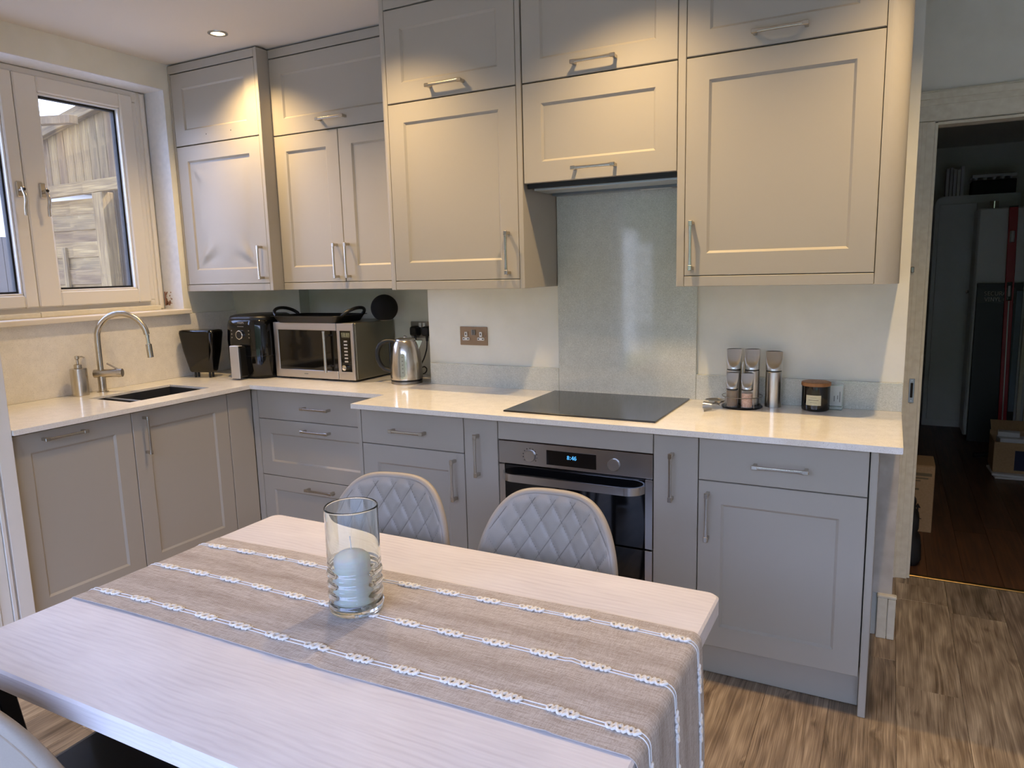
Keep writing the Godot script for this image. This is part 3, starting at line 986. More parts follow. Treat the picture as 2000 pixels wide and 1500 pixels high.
	part(f, "lid", loft([[0.3035, 0.13, 0.137, 0.085], [0.312, 0.131, 0.138, 0.085], [0.322, 0.127, 0.134, 0.085], [0.328, 0.112, 0.12, 0.08, 0, -0.008], [0.33, 0.06, 0.07, 0.06, 0, -0.012]], 10), M.black_satin)
	part(f, "seam_ring", loft([[0.118, 0.1422, 0.1507, 0.086], [0.1205, 0.1424, 0.1509, 0.086]], 10), M.black_satin)
	var hn := part(f, "basket_handle", bx2(Vector3(-0.029, 0.012, 0.13), Vector3(0.029, 0.172, 0.198), 0.008), M.black_satin)
	part(hn, "silver_plate", bx2(Vector3(-0.0295, 0.008, 0.1985), Vector3(0.0295, 0.176, 0.2035), 0.0022), M.silver_plastic)
	part(hn, "silver_top", bx2(Vector3(-0.0295, 0.1725, 0.172), Vector3(0.0295, 0.1765, 0.199), 0.0015), M.silver_plastic)
	var dl := part(f, "dial", turned([Vector2(0.0235, 0.0), Vector2(0.0235, 0.012), Vector2(0.022, 0.0135), Vector2(0.019, 0.0135), Vector2(0.019, 0.0125)], 32, Vector3.ZERO, Basis(Vector3.RIGHT, PI / 2)), M.chrome, Vector3(0.0, 0.228, 0.147))
	part(dl, "dial_cap", turned([Vector2(0.0188, 0.0), Vector2(0.0188, 0.0128), Vector2(0.0001, 0.0128)], 28, Vector3.ZERO, Basis(Vector3.RIGHT, PI / 2)), M.black_satin)
	part(f, "brand_mark", letters("PHILIPS", 0.0125, 0.0008), M.silver_plastic, Vector3(0.002, 0.29, 0.1455))
	part(f, "badge_line", bx(Vector3.ZERO, Vector3(0.042, 0.0015, 0.0008), 0.0), M.silver_plastic, Vector3(0.004, 0.271, 0.1495))
	for k in 3:
		for s in [-1.0, 1.0]:
			part(f, "symbol", slab_r(0.007, 0.006, 0.002, 0.0008), M.steel_dark, Vector3(s * 0.058, 0.25 - 0.018 * k, 0.1495))
	# tub beside the fryer
	var b := thing("black_tub", "glossy black tapered tub on short feet between window wall and air fryer", "tub", Vector3(0.13, H, 0.2), 0.2)
	part(b, "shell", loft([[0.03, 0.068, 0.03, 0.02], [0.038, 0.073, 0.034, 0.022], [0.14, 0.096, 0.046, 0.025], [0.236, 0.108, 0.054, 0.025], [0.25, 0.106, 0.052, 0.025], [0.254, 0.094, 0.042, 0.025]]), M.black_gloss)
	for s in [[-0.045, 0.012], [0.045, 0.012], [-0.045, -0.012], [0.045, -0.012]]:
		part(b, "foot", turned([Vector2(0.006, 0), Vector2(0.006, 0.032), Vector2(0.0001, 0.032)], 10), M.black_satin, Vector3(s[0], 0, s[1]))
	# kettle; its own x axis points to the spout
	var k := thing("kettle", "brushed steel jug kettle with a black handle, in front of the twin plugs", "kettle", Vector3(1.312, H, 0.012), 0.48)
	part(k, "power_base", turned([Vector2(0.073, 0), Vector2(0.075, 0.004), Vector2(0.074, 0.013), Vector2(0.0001, 0.013)], 36), M.steel_dark)
	part(k, "base_band", turned([Vector2(0.0745, 0.0132), Vector2(0.0745, 0.022)], 36), M.black_satin)
	part(k, "body", turned([Vector2(0.0765, 0.0222), Vector2(0.0768, 0.03), Vector2(0.0755, 0.09), Vector2(0.071, 0.14), Vector2(0.064, 0.178), Vector2(0.056, 0.2), Vector2(0.051, 0.206), Vector2(0.0001, 0.206)], 48), M.kettle_steel)
	var lid := part(k, "lid", turned([Vector2(0.049, 0.2062), Vector2(0.047, 0.212), Vector2(0.03, 0.217), Vector2(0.0001, 0.218)], 32), M.steel)
	part(lid, "lid_knob", turned([Vector2(0.008, 0.217), Vector2(0.009, 0.224), Vector2(0.0001, 0.228)], 16), M.steel)
	var sm := MB.new()
	sm.extrude(PackedVector2Array([Vector2(0.045, 0.165), Vector2(0.066, 0.165), Vector2(0.083, 0.203), Vector2(0.045, 0.205)]), -0.014, 0.014)
	part(k, "spout", sm.done(), M.kettle_steel)
	var hp := []
	for q in [[-0.05, 0.2], [-0.075, 0.204], [-0.108, 0.196], [-0.13, 0.17], [-0.136, 0.135], [-0.128, 0.1], [-0.108, 0.074], [-0.08, 0.062], [-0.07, 0.058]]:
		hp.append(Vector3(q[0], q[1], 0))
	part(k, "handle", pipe(smooth_path(hp, 4), 0.0115, 12), M.black_satin)
	part(k, "handle_back", bx2(Vector3(-0.079, 0.06, -0.009), Vector3(-0.067, 0.2, 0.009), 0.003), M.black_satin)
	# water gauge on the side towards the room
	var gm := MB.new()
	var gp := rrect(0.021, 0.11, 0.0104, 8)
	gm.extrude(gp, 0.0, 0.0015)
	part(k, "water_gauge", gm.done(), M.gauge, Vector3(-0.006, 0.093, 0.0755), Vector3(-0.075, 0.0, 0))
	for y in [0.06, 0.078, 0.096, 0.114, 0.132]:
		part(k, "gauge_mark", bx(Vector3.ZERO, Vector3(0.007, 0.0022, 0.0006), 0.0), M.ink, Vector3(-0.006, y, 0.0772 - (y - 0.093) * 0.075), Vector3(-0.075, 0.0, 0))

func smooth_path(p: Array, n: int) -> Array:
	var out := []
	for i in p.size() - 1:
		var a: Vector3 = p[maxi(i - 1, 0)]
		var b: Vector3 = p[i]
		var c: Vector3 = p[i + 1]
		var d: Vector3 = p[mini(i + 2, p.size() - 1)]
		for k in n:
			var t := float(k) / n
			out.append(0.5 * ((2.0 * b) + (c - a) * t + (2.0 * a - 5.0 * b + 4.0 * c - d) * t * t + (3.0 * b - a - 3.0 * c + d) * t * t * t))
	out.append(p[p.size() - 1])
	return out

func sockets():
	# twin socket in the recess with two plugs
	var s := thing("wall_socket", "grey metal double wall socket behind the kettle, two black plugs in it", "socket", Vector3(1.2455, 1.118, -0.2395))
	part(s, "plate", slab_r(0.143, 0.084, 0.004, 0.006), M.steel_dark)
	for x in [-0.012, 0.012]:
		part(s, "switch", bx(Vector3(0, 0, 0.003), Vector3(0.015, 0.022, 0.006), 0.001), M.white_plastic, Vector3(x, 0.024, 0.006))
	for i in 2:
		var x := -0.036 + 0.072 * i
		var p := thing("plug", ["black mains plug in the grey socket, hidden partly by the kettle", "black mains plug in the grey socket, beside the white wall edge"][i], "plug", Vector3(1.2455 + x, 1.112, -0.2325))
		part(p, "body", loft([[0.0, 0.024, 0.026, 0.012], [0.03, 0.022, 0.024, 0.012], [0.036, 0.016, 0.018, 0.01]]), M.black_satin, Vector3.ZERO, Vector3(PI / 2, 0, 0))
		part(p, "cable_sleeve", pipe([Vector3(0, -0.018, 0.016), Vector3(0, -0.05, 0.016)], [0.0085, 0.006], 10), M.black_satin)
		var cab := []
		if i == 1:
			for q in [[0, -0.048, 0.016], [-0.002, -0.09, 0.02], [-0.016, -0.135, 0.025], [-0.03, -0.165, 0.03], [-0.022, -0.182, 0.04], [0.0, -0.176, 0.05], [0.014, -0.188, 0.05], [0.008, -0.208, 0.06], [-0.02, -0.2135, 0.09], [-0.04, -0.222, 0.13], [-0.03, -0.224, 0.165]]:
				cab.append(Vector3(q[0], q[1], q[2]))
		else:
			for q in [[0, -0.048, 0.016], [0.0, -0.1, 0.018], [-0.01, -0.16, 0.02], [-0.02, -0.215, 0.024], [-0.05, -0.2245, 0.04]]:
				cab.append(Vector3(q[0], q[1], q[2]))
		part(p, "cable", pipe(smooth_path(cab, 5), 0.0033, 8), M.black_satin)
	# bronze socket
	s = thing("wall_socket", "brushed bronze double wall socket with white inserts on the bare wall", "socket", Vector3(1.6755, 1.114, -0.0195))
	part(s, "plate", slab_r(0.143, 0.084, 0.003, 0.004), M.bronze)
	for i in 2:
		var x := -0.039 + 0.078 * i
		var ins := MB.new()
		ins.box(Vector3(0, 0.012, 0.0025), Vector3(0.014, 0.022, 0.005), 0.001)
		ins.box(Vector3(0, -0.009, 0.0025), Vector3(0.036, 0.013, 0.005), 0.001)
		var io := part(s, "outlet", ins.done(), M.white_plastic, Vector3(x, -0.004, 0.0042))
		part(io, "earth_slot", bx(Vector3(0, 0.013, 0.0051), Vector3(0.0045, 0.009, 0.001), 0.0), M.ink)
		for q in [-0.011, 0.011]:
			part(io, "live_slot", bx(Vector3(q, -0.009, 0.0051), Vector3(0.0075, 0.0042, 0.001), 0.0), M.ink)
		part(s, "switch", bx(Vector3(0, 0, 0.003), Vector3(0.0085, 0.024, 0.006), 0.001), M.steel_dark, Vector3(-0.0055 + 0.011 * i, 0.017, 0.004))
		part(s, "screw", turned([Vector2(0.003, 0.0), Vector2(0.0025, 0.0012), Vector2(0.0001, 0.0014)], 10, Vector3.ZERO, Basis(Vector3.RIGHT, PI / 2)), M.steel_dark, Vector3(-0.061 + 0.122 * i, 0.0, 0.004))

# grinder head: cylinder whose front is cut by a slanting, slightly hollow face
func scoop_head(r: float, h: float) -> ArrayMesh:
	var m := MB.new()
	var rows := []
	for i in 13:
		var t := i / 12.0
		var row := PackedVector3Array()
		for j in 37:
			var a := TAU * j / 36.0
			var x := sin(a) * r
			var z := cos(a) * r
			var lim := r * (1.02 - 1.25 * pow(maxf(t - 0.12, 0.0) / 0.88, 0.8))
			var hollow := 0.14 * r * (1.0 - pow(x / r, 2.0)) * clampf(t * 3.0, 0, 1)
			if z > lim:
				z = lim - hollow * clampf((z - lim) / (0.3 * r), 0, 1)
			row.append(Vector3(x, h * t, z))
		rows.append(row)
	m.grid(rows, true)
	var top := []
	for j in 36:
		top.append(rows[12][j])
	m.face(top)
	return m.done()

func worktop_things():
	var H := 0.884
	var st := thing("spice_stand", "round black wire stand holding the spice mills and jars", "spice stand", Vector3(2.884, H, 0.087))
	part(st, "base_plate", turned([Vector2(0.0001, 0), Vector2(0.07, 0), Vector2(0.0735, 0.003), Vector2(0.072, 0.006), Vector2(0.0001, 0.006)], 40), M.dark_metal)
	var rg := []
	for k in 41:
		var a := TAU * k / 40.0
		rg.append(Vector3(sin(a) * 0.0715, 0.043, cos(a) * 0.0715))
	part(st, "guard_ring", pipe(rg, 0.0014, 6), M.steel_dark)
	for k in 4:
		var a := TAU * (k + 0.5) / 4.0
		part(st, "guard_post", pipe([Vector3(sin(a) * 0.0715, 0.004, cos(a) * 0.0715), Vector3(sin(a) * 0.0715, 0.043, cos(a) * 0.0715)], 0.0012, 6), M.steel_dark)
	part(st, "centre_post", pipe([Vector3(0, 0.006, 0), Vector3(0, 0.17, 0)], 0.0035, 8), M.steel)
	var tall := [[2.8485, 0.063, H + 0.0062, "tall steel mill at the back of the spice stand, on the hob side", 0.1], [2.913, 0.058, H + 0.0062, "tall steel mill at the back of the spice stand, next to the free-standing mill", 0.1]]
	for d in tall:
		var t := thing("spice_mill", d[3], "mill", Vector3(d[0], d[2], d[1]), d[4], "steel spice mills")
		part(t, "barrel", turned([Vector2(0.0001, 0), Vector2(0.0262, 0), Vector2(0.0268, 0.002), Vector2(0.0268, 0.126), Vector2(0.0255, 0.128), Vector2(0.0001, 0.128)], 32), M.steel)
		part(t, "collar", turned([Vector2(0.0255, 0.1282), Vector2(0.0255, 0.1325)], 28), M.black_satin)
		part(t, "scoop_head", scoop_head(0.0268, 0.073), M.chrome_soft, Vector3(0, 0.1327, 0))
	var ml := thing("spice_mill", "steel mill standing alone on the worktop beside the spice stand", "mill", Vector3(2.988, H, 0.045), 0.12, "steel spice mills")
	part(ml, "barrel", turned([Vector2(0.0001, 0), Vector2(0.0285, 0), Vector2(0.029, 0.002), Vector2(0.029, 0.13), Vector2(0.0275, 0.132), Vector2(0.0001, 0.132)], 32), M.steel)
	part(ml, "collar", turned([Vector2(0.0275, 0.1322), Vector2(0.0275, 0.1362)], 28), M.black_satin)
	part(ml, "scoop_head", scoop_head(0.029, 0.068), M.chrome_soft, Vector3(0, 0.1364, 0))
	var js := [[2.855, "short glass jar of brown spice with a steel cap, front of the stand", "spice_brown"], [2.9085, "short glass jar of pink salt with a steel cap, front of the stand", "spice_pink"]]
	for d in js:
		var t := thing("spice_jar", d[1], "jar", Vector3(d[0], H + 0.0062, 0.125), 0.1, "glass spice jars")
		part(t, "spice", turned([Vector2(0.0001, 0.002), Vector2(0.019, 0.002), Vector2(0.019, 0.052 if d[2] == "spice_pink" else 0.06), Vector2(0.0001, 0.054 if d[2] == "spice_pink" else 0.06)], 28), M[d[2]])
		part(t, "glass", turned([Vector2(0.0001, 0), Vector2(0.0208, 0), Vector2(0.0212, 0.002), Vector2(0.0212, 0.063), Vector2(0.019, 0.065)], 28), M.jar_glass)
		part(t, "collar", turned([Vector2(0.0205, 0.0645), Vector2(0.0205, 0.068)], 24), M.black_satin)
		part(t, "scoop_head", scoop_head(0.0215, 0.056), M.chrome_soft, Vector3(0, 0.0682, 0))
	# spoon rest
	var sr := thing("spoon_rest", "small curled steel spoon rest on the worktop beside the hob", "spoon rest", Vector3(2.785, H, 0.19), 0.35)
	part(sr, "dish", turned([Vector2(0.0001, 0.004), Vector2(0.02, 0.005), Vector2(0.033, 0.012), Vector2(0.036, 0.018), Vector2(0.0345, 0.0185), Vector2(0.031, 0.014), Vector2(0.019, 0.007), Vector2(0.0001, 0.006)], 32), M.steel, Vector3(0.028, 0.012, -0.045))
	var strip := []
	for q in [[0.03, 0.018, -0.03], [0.016, 0.029, -0.012], [0.0, 0.033, 0.01], [-0.008, 0.028, 0.024], [-0.009, 0.016, 0.029], [-0.007, 0.0025, 0.03]]:
		strip.append(Vector3(q[0], q[1], q[2]))
	strip = smooth_path(strip, 4)
	var sm := MB.new()
	for k in strip.size() - 1:
		sm.bar(strip[k], strip[k + 1] + (strip[k + 1] - strip[k]) * 0.08, 0.0025, 0.034, 0.0004, Vector3(0, 1, 0.3))
	part(sr, "curled_handle", sm.done(), M.steel)
	# candle jar
	var c := thing("jar_candle", "black glass jar candle with a wooden lid and cream label", "candle", Vector3(3.135, H, 0.062))
	part(c, "jar", turned([Vector2(0.0001, 0), Vector2(0.041, 0), Vector2(0.046, 0.004), Vector2(0.0475, 0.012), Vector2(0.0475, 0.09), Vector2(0.0001, 0.09)], 40), M.black_gloss)
	part(c, "lid", turned([Vector2(0.0001, 0.0902), Vector2(0.048, 0.0902), Vector2(0.0495, 0.092), Vector2(0.0495, 0.1015), Vector2(0.0475, 0.1035), Vector2(0.0001, 0.1035)], 40), M.lid_wood)
	var lb := MB.new()
	for q in [[0.0478, -0.62, 0.46, 0.024, 0.06]]:
		var rows := []
		for i in 2:
			var row := PackedVector3Array()
			for j in 13:
				var a: float = q[1] + (q[2] - q[1]) * j / 12.0
				row.append(Vector3(sin(a) * q[0], q[3] + (q[4] - q[3]) * i, cos(a) * q[0]))
			rows.append(row)
		lb.grid(rows)
	var lo := part(c, "paper_label", lb.done(), M.label)
	lo.set_meta("label", "cream paper label with a printed line")
	var ln := MB.new()
	for q in [[0.042, 0.0014, 0.36], [0.051, 0.0008, 0.22], [0.0335, 0.0008, 0.25]]:
		var rows := []
		for i in 2:
			var row := PackedVector3Array()
			for j in 9:
				var a: float = -0.08 - q[2] + 2.0 * q[2] * j / 8.0
				row.append(Vector3(sin(a) * 0.04795, q[0] + q[1] * i, cos(a) * 0.04795))
			rows.append(row)
		ln.grid(rows)
	part(lo, "printed_line", ln.done(), M.print_brown)
	# clear stand with a card
	var a := thing("card_stand", "small clear acrylic stand with a printed card behind the candle", "card stand", Vector3(3.206, H, 0.032))
	part(a, "card", bx2(Vector3(-0.03, 0.014, -0.002), Vector3(0.013, 0.086, 0.0), 0.0003), M.card_face)
	for q in [[-0.001, 0.038, 0.052], [0.006, 0.028, 0.066], [-0.012, 0.03, 0.05]]:
		part(a, "printed_text", bx2(Vector3(q[0] - 0.0012, q[1], 0.0), Vector3(q[0] + 0.0012, q[2], 0.0004), 0.0), M.print_grey)
	part(a, "holder", bx2(Vector3(-0.033, 0.0, -0.012), Vector3(0.016, 0.012, 0.012), 0.002), M.acrylic)
	part(a, "clear_back", bx2(Vector3(-0.033, 0.012, -0.005), Vector3(0.016, 0.09, -0.003), 0.0004), M.acrylic)

# ---------------------------------------------------------------- dining set
var run_pts := []
var run_len := []
func runner_path():
	# outline of the table in the x-y plane that the cloth follows: left drop, top, right drop
	var xl := 1.8575
	var xr := 3.0835
	var yt := 0.7512
	var r := 0.016
	run_pts = []
	for k in 9:
		run_pts.append(Vector2(xl - 0.002 - 0.004 * sin(k * 0.8), 0.5 + (yt - r - 0.5) * k / 8.0))
	for k in range(1, 9):
		var a := PI - PI / 2 * k / 8.0
		run_pts.append(Vector2(xl + r + r * cos(a), yt - r + r * sin(a)))
	for k in range(1, 120):
		run_pts.append(Vector2(xl + r + (xr - xl - 2 * r) * k / 120.0, yt))
	for k in 9:
		var a := PI / 2 - PI / 2 * k / 8.0
		run_pts.append(Vector2(xr - r + r * cos(a), yt - r + r * sin(a)))
	for k in range(1, 15):
		run_pts.append(Vector2(xr + 0.008 * sin(k * 0.16), yt - r - 0.34 * k / 14.0))
	run_len = [0.0]
	for k in range(1, run_pts.size()):
		run_len.append(run_len[k - 1] + run_pts[k].distance_to(run_pts[k - 1]))
func crease(x: float, z: float) -> float:
	var a := 0.0035 * exp(-pow((x - 2.50 - (z - 1.95) * 0.5) / 0.009, 2.0)) * clampf((z - 1.86) * 12.0, 0, 1)
	var b := 0.002 * exp(-pow((x - 2.905 - (z - 1.75) * 0.2) / 0.008, 2.0))
	return a + b + 0.0009 * (1.0 + sin(x * 11.0 + z * 23.0) * sin(z * 17.0 - x * 5.0))
func run_at(s: float, z: float, lift: float) -> Vector3:
	s = clampf(s, 0.0, run_len[run_len.size() - 1] - 1e-5)
	var lo := 0
	var hi := run_len.size() - 1
	while hi - lo > 1:
		var mid := (lo + hi) / 2
		if run_len[mid] <= s:
			lo = mid
		else:
			hi = mid
	var t: float = (s - run_len[lo]) / (run_len[hi] - run_len[lo])
	var p: Vector2 = run_pts[lo].lerp(run_pts[hi], t)
	var d: Vector2 = (run_pts[mini(hi + 1, run_pts.size() - 1)] - run_pts[maxi(lo - 1, 0)]).normalized()
	var n := Vector2(-d.y, d.x)
	var h := lift + crease(p.x, z)
	return Vector3(p.x + n.x * h, p.y + n.y * h, z)
func runner():
	runner_path()
	var L: float = run_len[run_len.size() - 1]
	var o := thing("table_runner", "beige linen table runner with three rows of white knotted cord", "table runner")
	var m := MB.new()
	var top := []
	var low := []
	var uv := []
	for j in 25:
		var t := j / 24.0
		var a := PackedVector3Array()
		var b := PackedVector3Array()
		var q := []
		for k in run_pts.size():
			var s: float = run_len[k]
			var f: float = clampf((run_pts[k].x - 1.86) / 1.22, 0, 1)
			var z := lerpf(lerpf(1.985, 1.966, f), lerpf(1.612, 1.592, f), t) + 0.0025 * sin(s * 9.0) * (1.0 - absf(t * 2.0 - 1.0) * 0.2)
			a.append(run_at(s, z, 0.0019))
			b.append(run_at(s, z, 0.0003))
			q.append(Vector2(s / L, 1.0 - t))
		top.append(a)
		low.append(b)
		uv.append(q)
	m.grid(top, false, false, uv)
	m.grid(low, false, true, uv)
	for e in [0, 24]:
		m.grid([low[e], top[e]], false, e == 24)
	part(o, "cloth", m.done(), M.linen)
	for r in [[1.664, 1.629], [1.796, 1.778], [1.940, 1.914]]:
		var c := MB.new()
		var zz := func(s: float) -> float: return lerpf(r[0], r[1], clampf((s - 0.25) / 1.24, 0, 1)) + 0.0025 * sin(s * 9.0)
		for sg in [-1.0, 1.0]:
			var path := []
			for k in 400:
				var s := L * k / 399.0
				path.append(run_at(s, zz.call(s) + sg * (0.0042 + 0.0006 * sin(s * 40.0 + sg)), 0.0028))
			c.tube(path, 0.0011, 5)
		# knots: two strands plaited over each other
		var s0: float = 0.2512 + 0.0235 + (3.034 - 1.8735)
		for k in range(-13, 7):
			var sc := s0 + 0.0935 * k
			if sc < 0.03 or sc > L - 0.03:
				continue
			for ph in [0.0, PI]:
				var path := []
				for i in 37:
					var t := i / 36.0
					var s := sc + (t - 0.5) * 0.05
					var w := sin(t * PI)
					path.append(run_at(s, zz.call(s) + 0.009 * sin(t * PI * 6.0 + ph) * pow(w, 0.15), 0.0038 + 0.0018 * sin(t * PI * 6.0 + ph * 0.5 + 0.8)))
				c.tube(path, 0.0025, 6)
		part(o, "knotted_cord", c.done(), M.cord_white)

func table_and_vase():
	var t := thing("dining_table", "pale whitewashed wood dining table with rounded corners and black legs", "table", Vector3(2.4705, 0, 1.8125))
	var m := MB.new()
	var w := 1.221
	var d := 0.806
	var prof := [[0.0, 0.004], [0.004, 0.0], [0.036, 0.0], [0.040, 0.004]]
	var rows := []
	for p in prof:
		var rr := rrect(w - p[1] * 2, d - p[1] * 2, 0.022, 6)
		var row := PackedVector3Array()
		for k in rr.size() + 1:
			var q := rr[k % rr.size()]
			row.append(Vector3(q.x, 0.71 + p[0], -q.y))
		rows.append(row)
	for k in 3:
		var uvs := []
		for rw in [rows[k], rows[k + 1]]:
			var u := []
			for q in rw:
				u.append(Vector2(q.y * 2.0 + q.z * 1.2, q.x * 0.8))
			uvs.append(u)
		m.grid([rows[k], rows[k + 1]], true, false, uvs)
	var f := []
	var fu := []
	for k in rows[3].size() - 1:
		var q: Vector3 = rows[3][k]
		f.append(q)
		fu.append(Vector2(q.z * 1.2 + 0.5, q.x * 0.8 + 0.5))
	m.face(f, fu)
	f = []
	for k in range(rows[0].size() - 2, -1, -1):
		f.append(rows[0][k])
	m.face(f)
	part(t, "table_top", m.done(), M.table)
	part(t, "mounting_plate", bx2(Vector3(-0.4, 0.702, -0.25), Vector3(0.4, 0.7098, 0.25)), M.dark_metal)
	for sx in [-1.0, 1.0]:
		for sz in [-1.0, 1.0]:
			var lg := MB.new()
			lg.bar(Vector3(sx * 0.555, 0.706, sz * 0.365), Vector3(sx * 0.47, 0.012, sz * 0.31), 0.07, 0.03, 0.002, Vector3(sx, 0, 0))
			part(t, "leg", lg.done(), M.dark_metal)
	runner()
	# vase
	var yv := 0.7575
	var vo := []
	for k in 91:
		var y := 0.208 * k / 90.0
		var rib := 0.0
		if y > 0.008 and y < 0.095:
			rib = 0.0022 * sin((y - 0.008) * TAU / 0.0217)
		vo.append(Vector2(0.0515 + rib + (0.0006 if y < 0.1 else 0.0), y))
	vo[0] = Vector2(0.05, 0.0)
	var pr := [Vector2(0.0001, 0.0)]
	pr.append_array(vo)
	pr.append(Vector2(0.0503, 0.2092))
	pr.append(Vector2(0.049, 0.208))
	for k in range(14, -1, -1):
		pr.append(Vector2(0.0488, 0.012 + 0.193 * k / 14.0))
	pr.append(Vector2(0.0001, 0.0115))
	var vs := MB.new()
	vs.lathe(pr, Vector3.ZERO, 56, Basis(), 50.0)
	solo("glass_vase", vs.done(), M.vase_glass, "clear glass cylinder vase with ribbed lower rings standing on the runner", "vase", Vector3(2.452, yv, 1.779))
	var c := thing("pillar_candle", "short white pillar candle with a domed top inside the glass vase", "candle", Vector3(2.449, yv + 0.0125, 1.782))
	part(c, "wax", turned([Vector2(0.0001, 0), Vector2(0.034, 0), Vector2(0.0355, 0.002), Vector2(0.0355, 0.088), Vector2(0.034, 0.094), Vector2(0.026, 0.101), Vector2(0.012, 0.107), Vector2(0.0001, 0.1085)], 40), M.wax)
	part(c, "wick", pipe([Vector3(0, 0.107, 0), Vector3(-0.0005, 0.12, 0), Vector3(-0.002, 0.135, 0.0)], 0.0011, 6), M.cord_white)

func back_point(u: float, v: float, off: float) -> Vector3:
	# u across -1..1, v up 0..1; off: towards the sitter
	var top := 0.44 + 0.375 * (0.5 + 0.5 * pow(maxf(1.0 - pow(absf(u), 3.8), 0.0), 0.6))
	var y := lerpf(0.44, top, v)
	var t := (y - 0.44) / 0.405
	var hw := 0.192 - 0.02 * maxf(t - 0.35, 0.0)
	var z := -0.165 - 0.085 * t + 0.055 * u * u * (1.0 - 0.35 * t)
	return Vector3(u * hw, y, z + off)
func make_chair() -> Node3D:
	var c := thing("dining_chair", "grey-beige quilted dining chair tucked under the table by the drawer cabinet", "chair", Vector3.ZERO, 0.0, "quilted dining chairs round the table")
	var m := MB.new()
	var fr := []
	var bk := []
	var n := 84
	for j in 61:
		var v := j / 60.0
		var a := PackedVector3Array()
		var b := PackedVector3Array()
		for i in n + 1:
			var u := -1.0 + 2.0 * i / n
			var p := back_point(u, v, 0.0)
			# diamond stitching
			var ga := (p.x / 0.058 + (p.y - 0.44) / 0.088)
			var gb := (p.x / 0.058 - (p.y - 0.44) / 0.088)
			var da := absf(ga - roundf(ga)) * 0.047
			var db := absf(gb - roundf(gb)) * 0.047
			var dd := minf(da, db)
			var q := 0.0042 * (1.0 - exp(-pow(dd / 0.006, 1.2)))
			var edge := clampf((1.0 - absf(u)) * 14.0, 0, 1) * clampf((1.0 - v) * 25.0, 0, 1)
			a.append(p + Vector3(0, 0, 0.012 + q * edge))
			b.append(p + Vector3(0, 0, -0.016))
		fr.append(a)
		bk.append(b)
	m.grid(fr)
	m.grid(bk, false, true)
	var bo := part(c, "backrest", m.done(), M.leather)
	# stitched seams along the grooves
	var sm := MB.new()
	for dir in [-1.0, 1.0]:
		for k in range(-9, 10):
			var path := []
			for i in 60:
				var y := 0.445 + 0.4 * i / 59.0
				var x: float = 0.058 * (k + dir * (y - 0.44) / 0.088)
				var t := (y - 0.44) / 0.405
				var hw := 0.192 - 0.02 * maxf(t - 0.35, 0.0)
				var u := x / hw
				if absf(u) > 0.96:
					continue
				var topy := back_point(u, 1.0, 0).y
				if y > topy - 0.006:
					continue
				var z := -0.165 - 0.085 * t + 0.055 * u * u * (1.0 - 0.35 * t)
				path.append(Vector3(x, y, z + 0.0122))
			if path.size() > 3:
				sm.tube(path, 0.0009, 4)
	part(bo, "stitching", sm.done(), M.thread)
	# rounded edge and piping round the outline
	var rim := []
	var rim2 := []
	for k in 25:
		rim.append(back_point(-1.0, k / 24.0, -0.002))
	for k in range(1, 100):
		rim.append(back_point(sin(-PI / 2 + PI * k / 100.0), 1.0, -0.002))
	for k in 25:
		rim.append(back_point(1.0, 1.0 - k / 24.0, -0.002))
	var em := MB.new()
	em.tube(rim, 0.0125, 10)
	part(bo, "padded_edge", em.done(), M.leather)
	for p in rim:
		rim2.append(p + Vector3(-signf(p.x) * 0.002 if p.y < 0.7 else 0.0, -0.002 if p.y > 0.7 else 0.0, 0.0115))
	part(bo, "piping", pipe(rim2, 0.0022, 6), M.piping)
	var rim3 := []
	for p in rim:
		rim3.append(p + Vector3(-signf(p.x) * 0.002 if p.y < 0.7 else 0.0, -0.002 if p.y > 0.7 else 0.0, -0.0115))
	part(bo, "piping", pipe(rim3, 0.0022, 6), M.piping)
	# seat pad
	part(c, "seat", loft([[0.405, 0.165, 0.185, 0.05], [0.415, 0.185, 0.205, 0.05], [0.445, 0.192, 0.212, 0.05], [0.462, 0.19, 0.21, 0.05], [0.47, 0.172, 0.19, 0.05]], 8), M.seat_black, Vector3(0, 0, 0.03))
	part(c, "seat_frame", bx2(Vector3(-0.16, 0.388, -0.13), Vector3(0.16, 0.404, 0.17)), M.dark_metal)
	for sx in [-1.0, 1.0]:
		for sz in [-1.0, 1.0]:
			part(c, "leg", pipe([Vector3(sx * 0.15, 0.396, 0.02 + sz * 0.14), Vector3(sx * 0.18, 0.002, 0.02 + sz * 0.2)], [0.0125, 0.0095], 10), M.dark_metal)
	return c
func chairs():
	var c := make_chair()
	c.position = Vector3(2.125, 0, 1.40)
	c.rotation.y = 0.14
	copy(c, Vector3(2.593, 0, 1.37), 0.02, "grey-beige quilted dining chair tucked under the table in front of the oven")
	copy(c, Vector3(2.1, 0, 2.11), PI + 0.05, "grey-beige dining chair with its plain back to the room, on the near long side")

# ---------------------------------------------------------------- the room
func planks(parent: Node, called: String, x0: float, x1: float, z0: float, z1: float, w: float, len_: float, mats: Array, seed_: int, su: float, sv: float):
	var r := RandomNumberGenerator.new()
	r.seed = seed_
	for m in mats:
		m.uv1_scale = Vector3(su, sv, 1)
	var x := x0
	while x < x1 - 0.005:
		var xa := x
		var xb := minf(x + w, x1)
		var z := z0 - r.randf() * len_ * 0.8
		while z < z1:
			var za := maxf(z, z0)
			var zb := minf(z + len_, z1)
			if zb - za > 0.03:
				var off := Vector3(float(r.randi() % 7) / su * 0.31, 0, r.randf() * 3.0)
				var m := MB.new()
				m.box(off + Vector3((xb - xa) * 0.5, -0.004, (zb - za) * 0.5), Vector3(xb - xa - 0.0008, 0.008, zb - za - 0.0008), 0.0007)
				var p := part(parent, called, m.done(), mats[r.randi() % mats.size()], Vector3(xa, 0, za) - off)
				p.name = p.name
			z += len_
		x += w

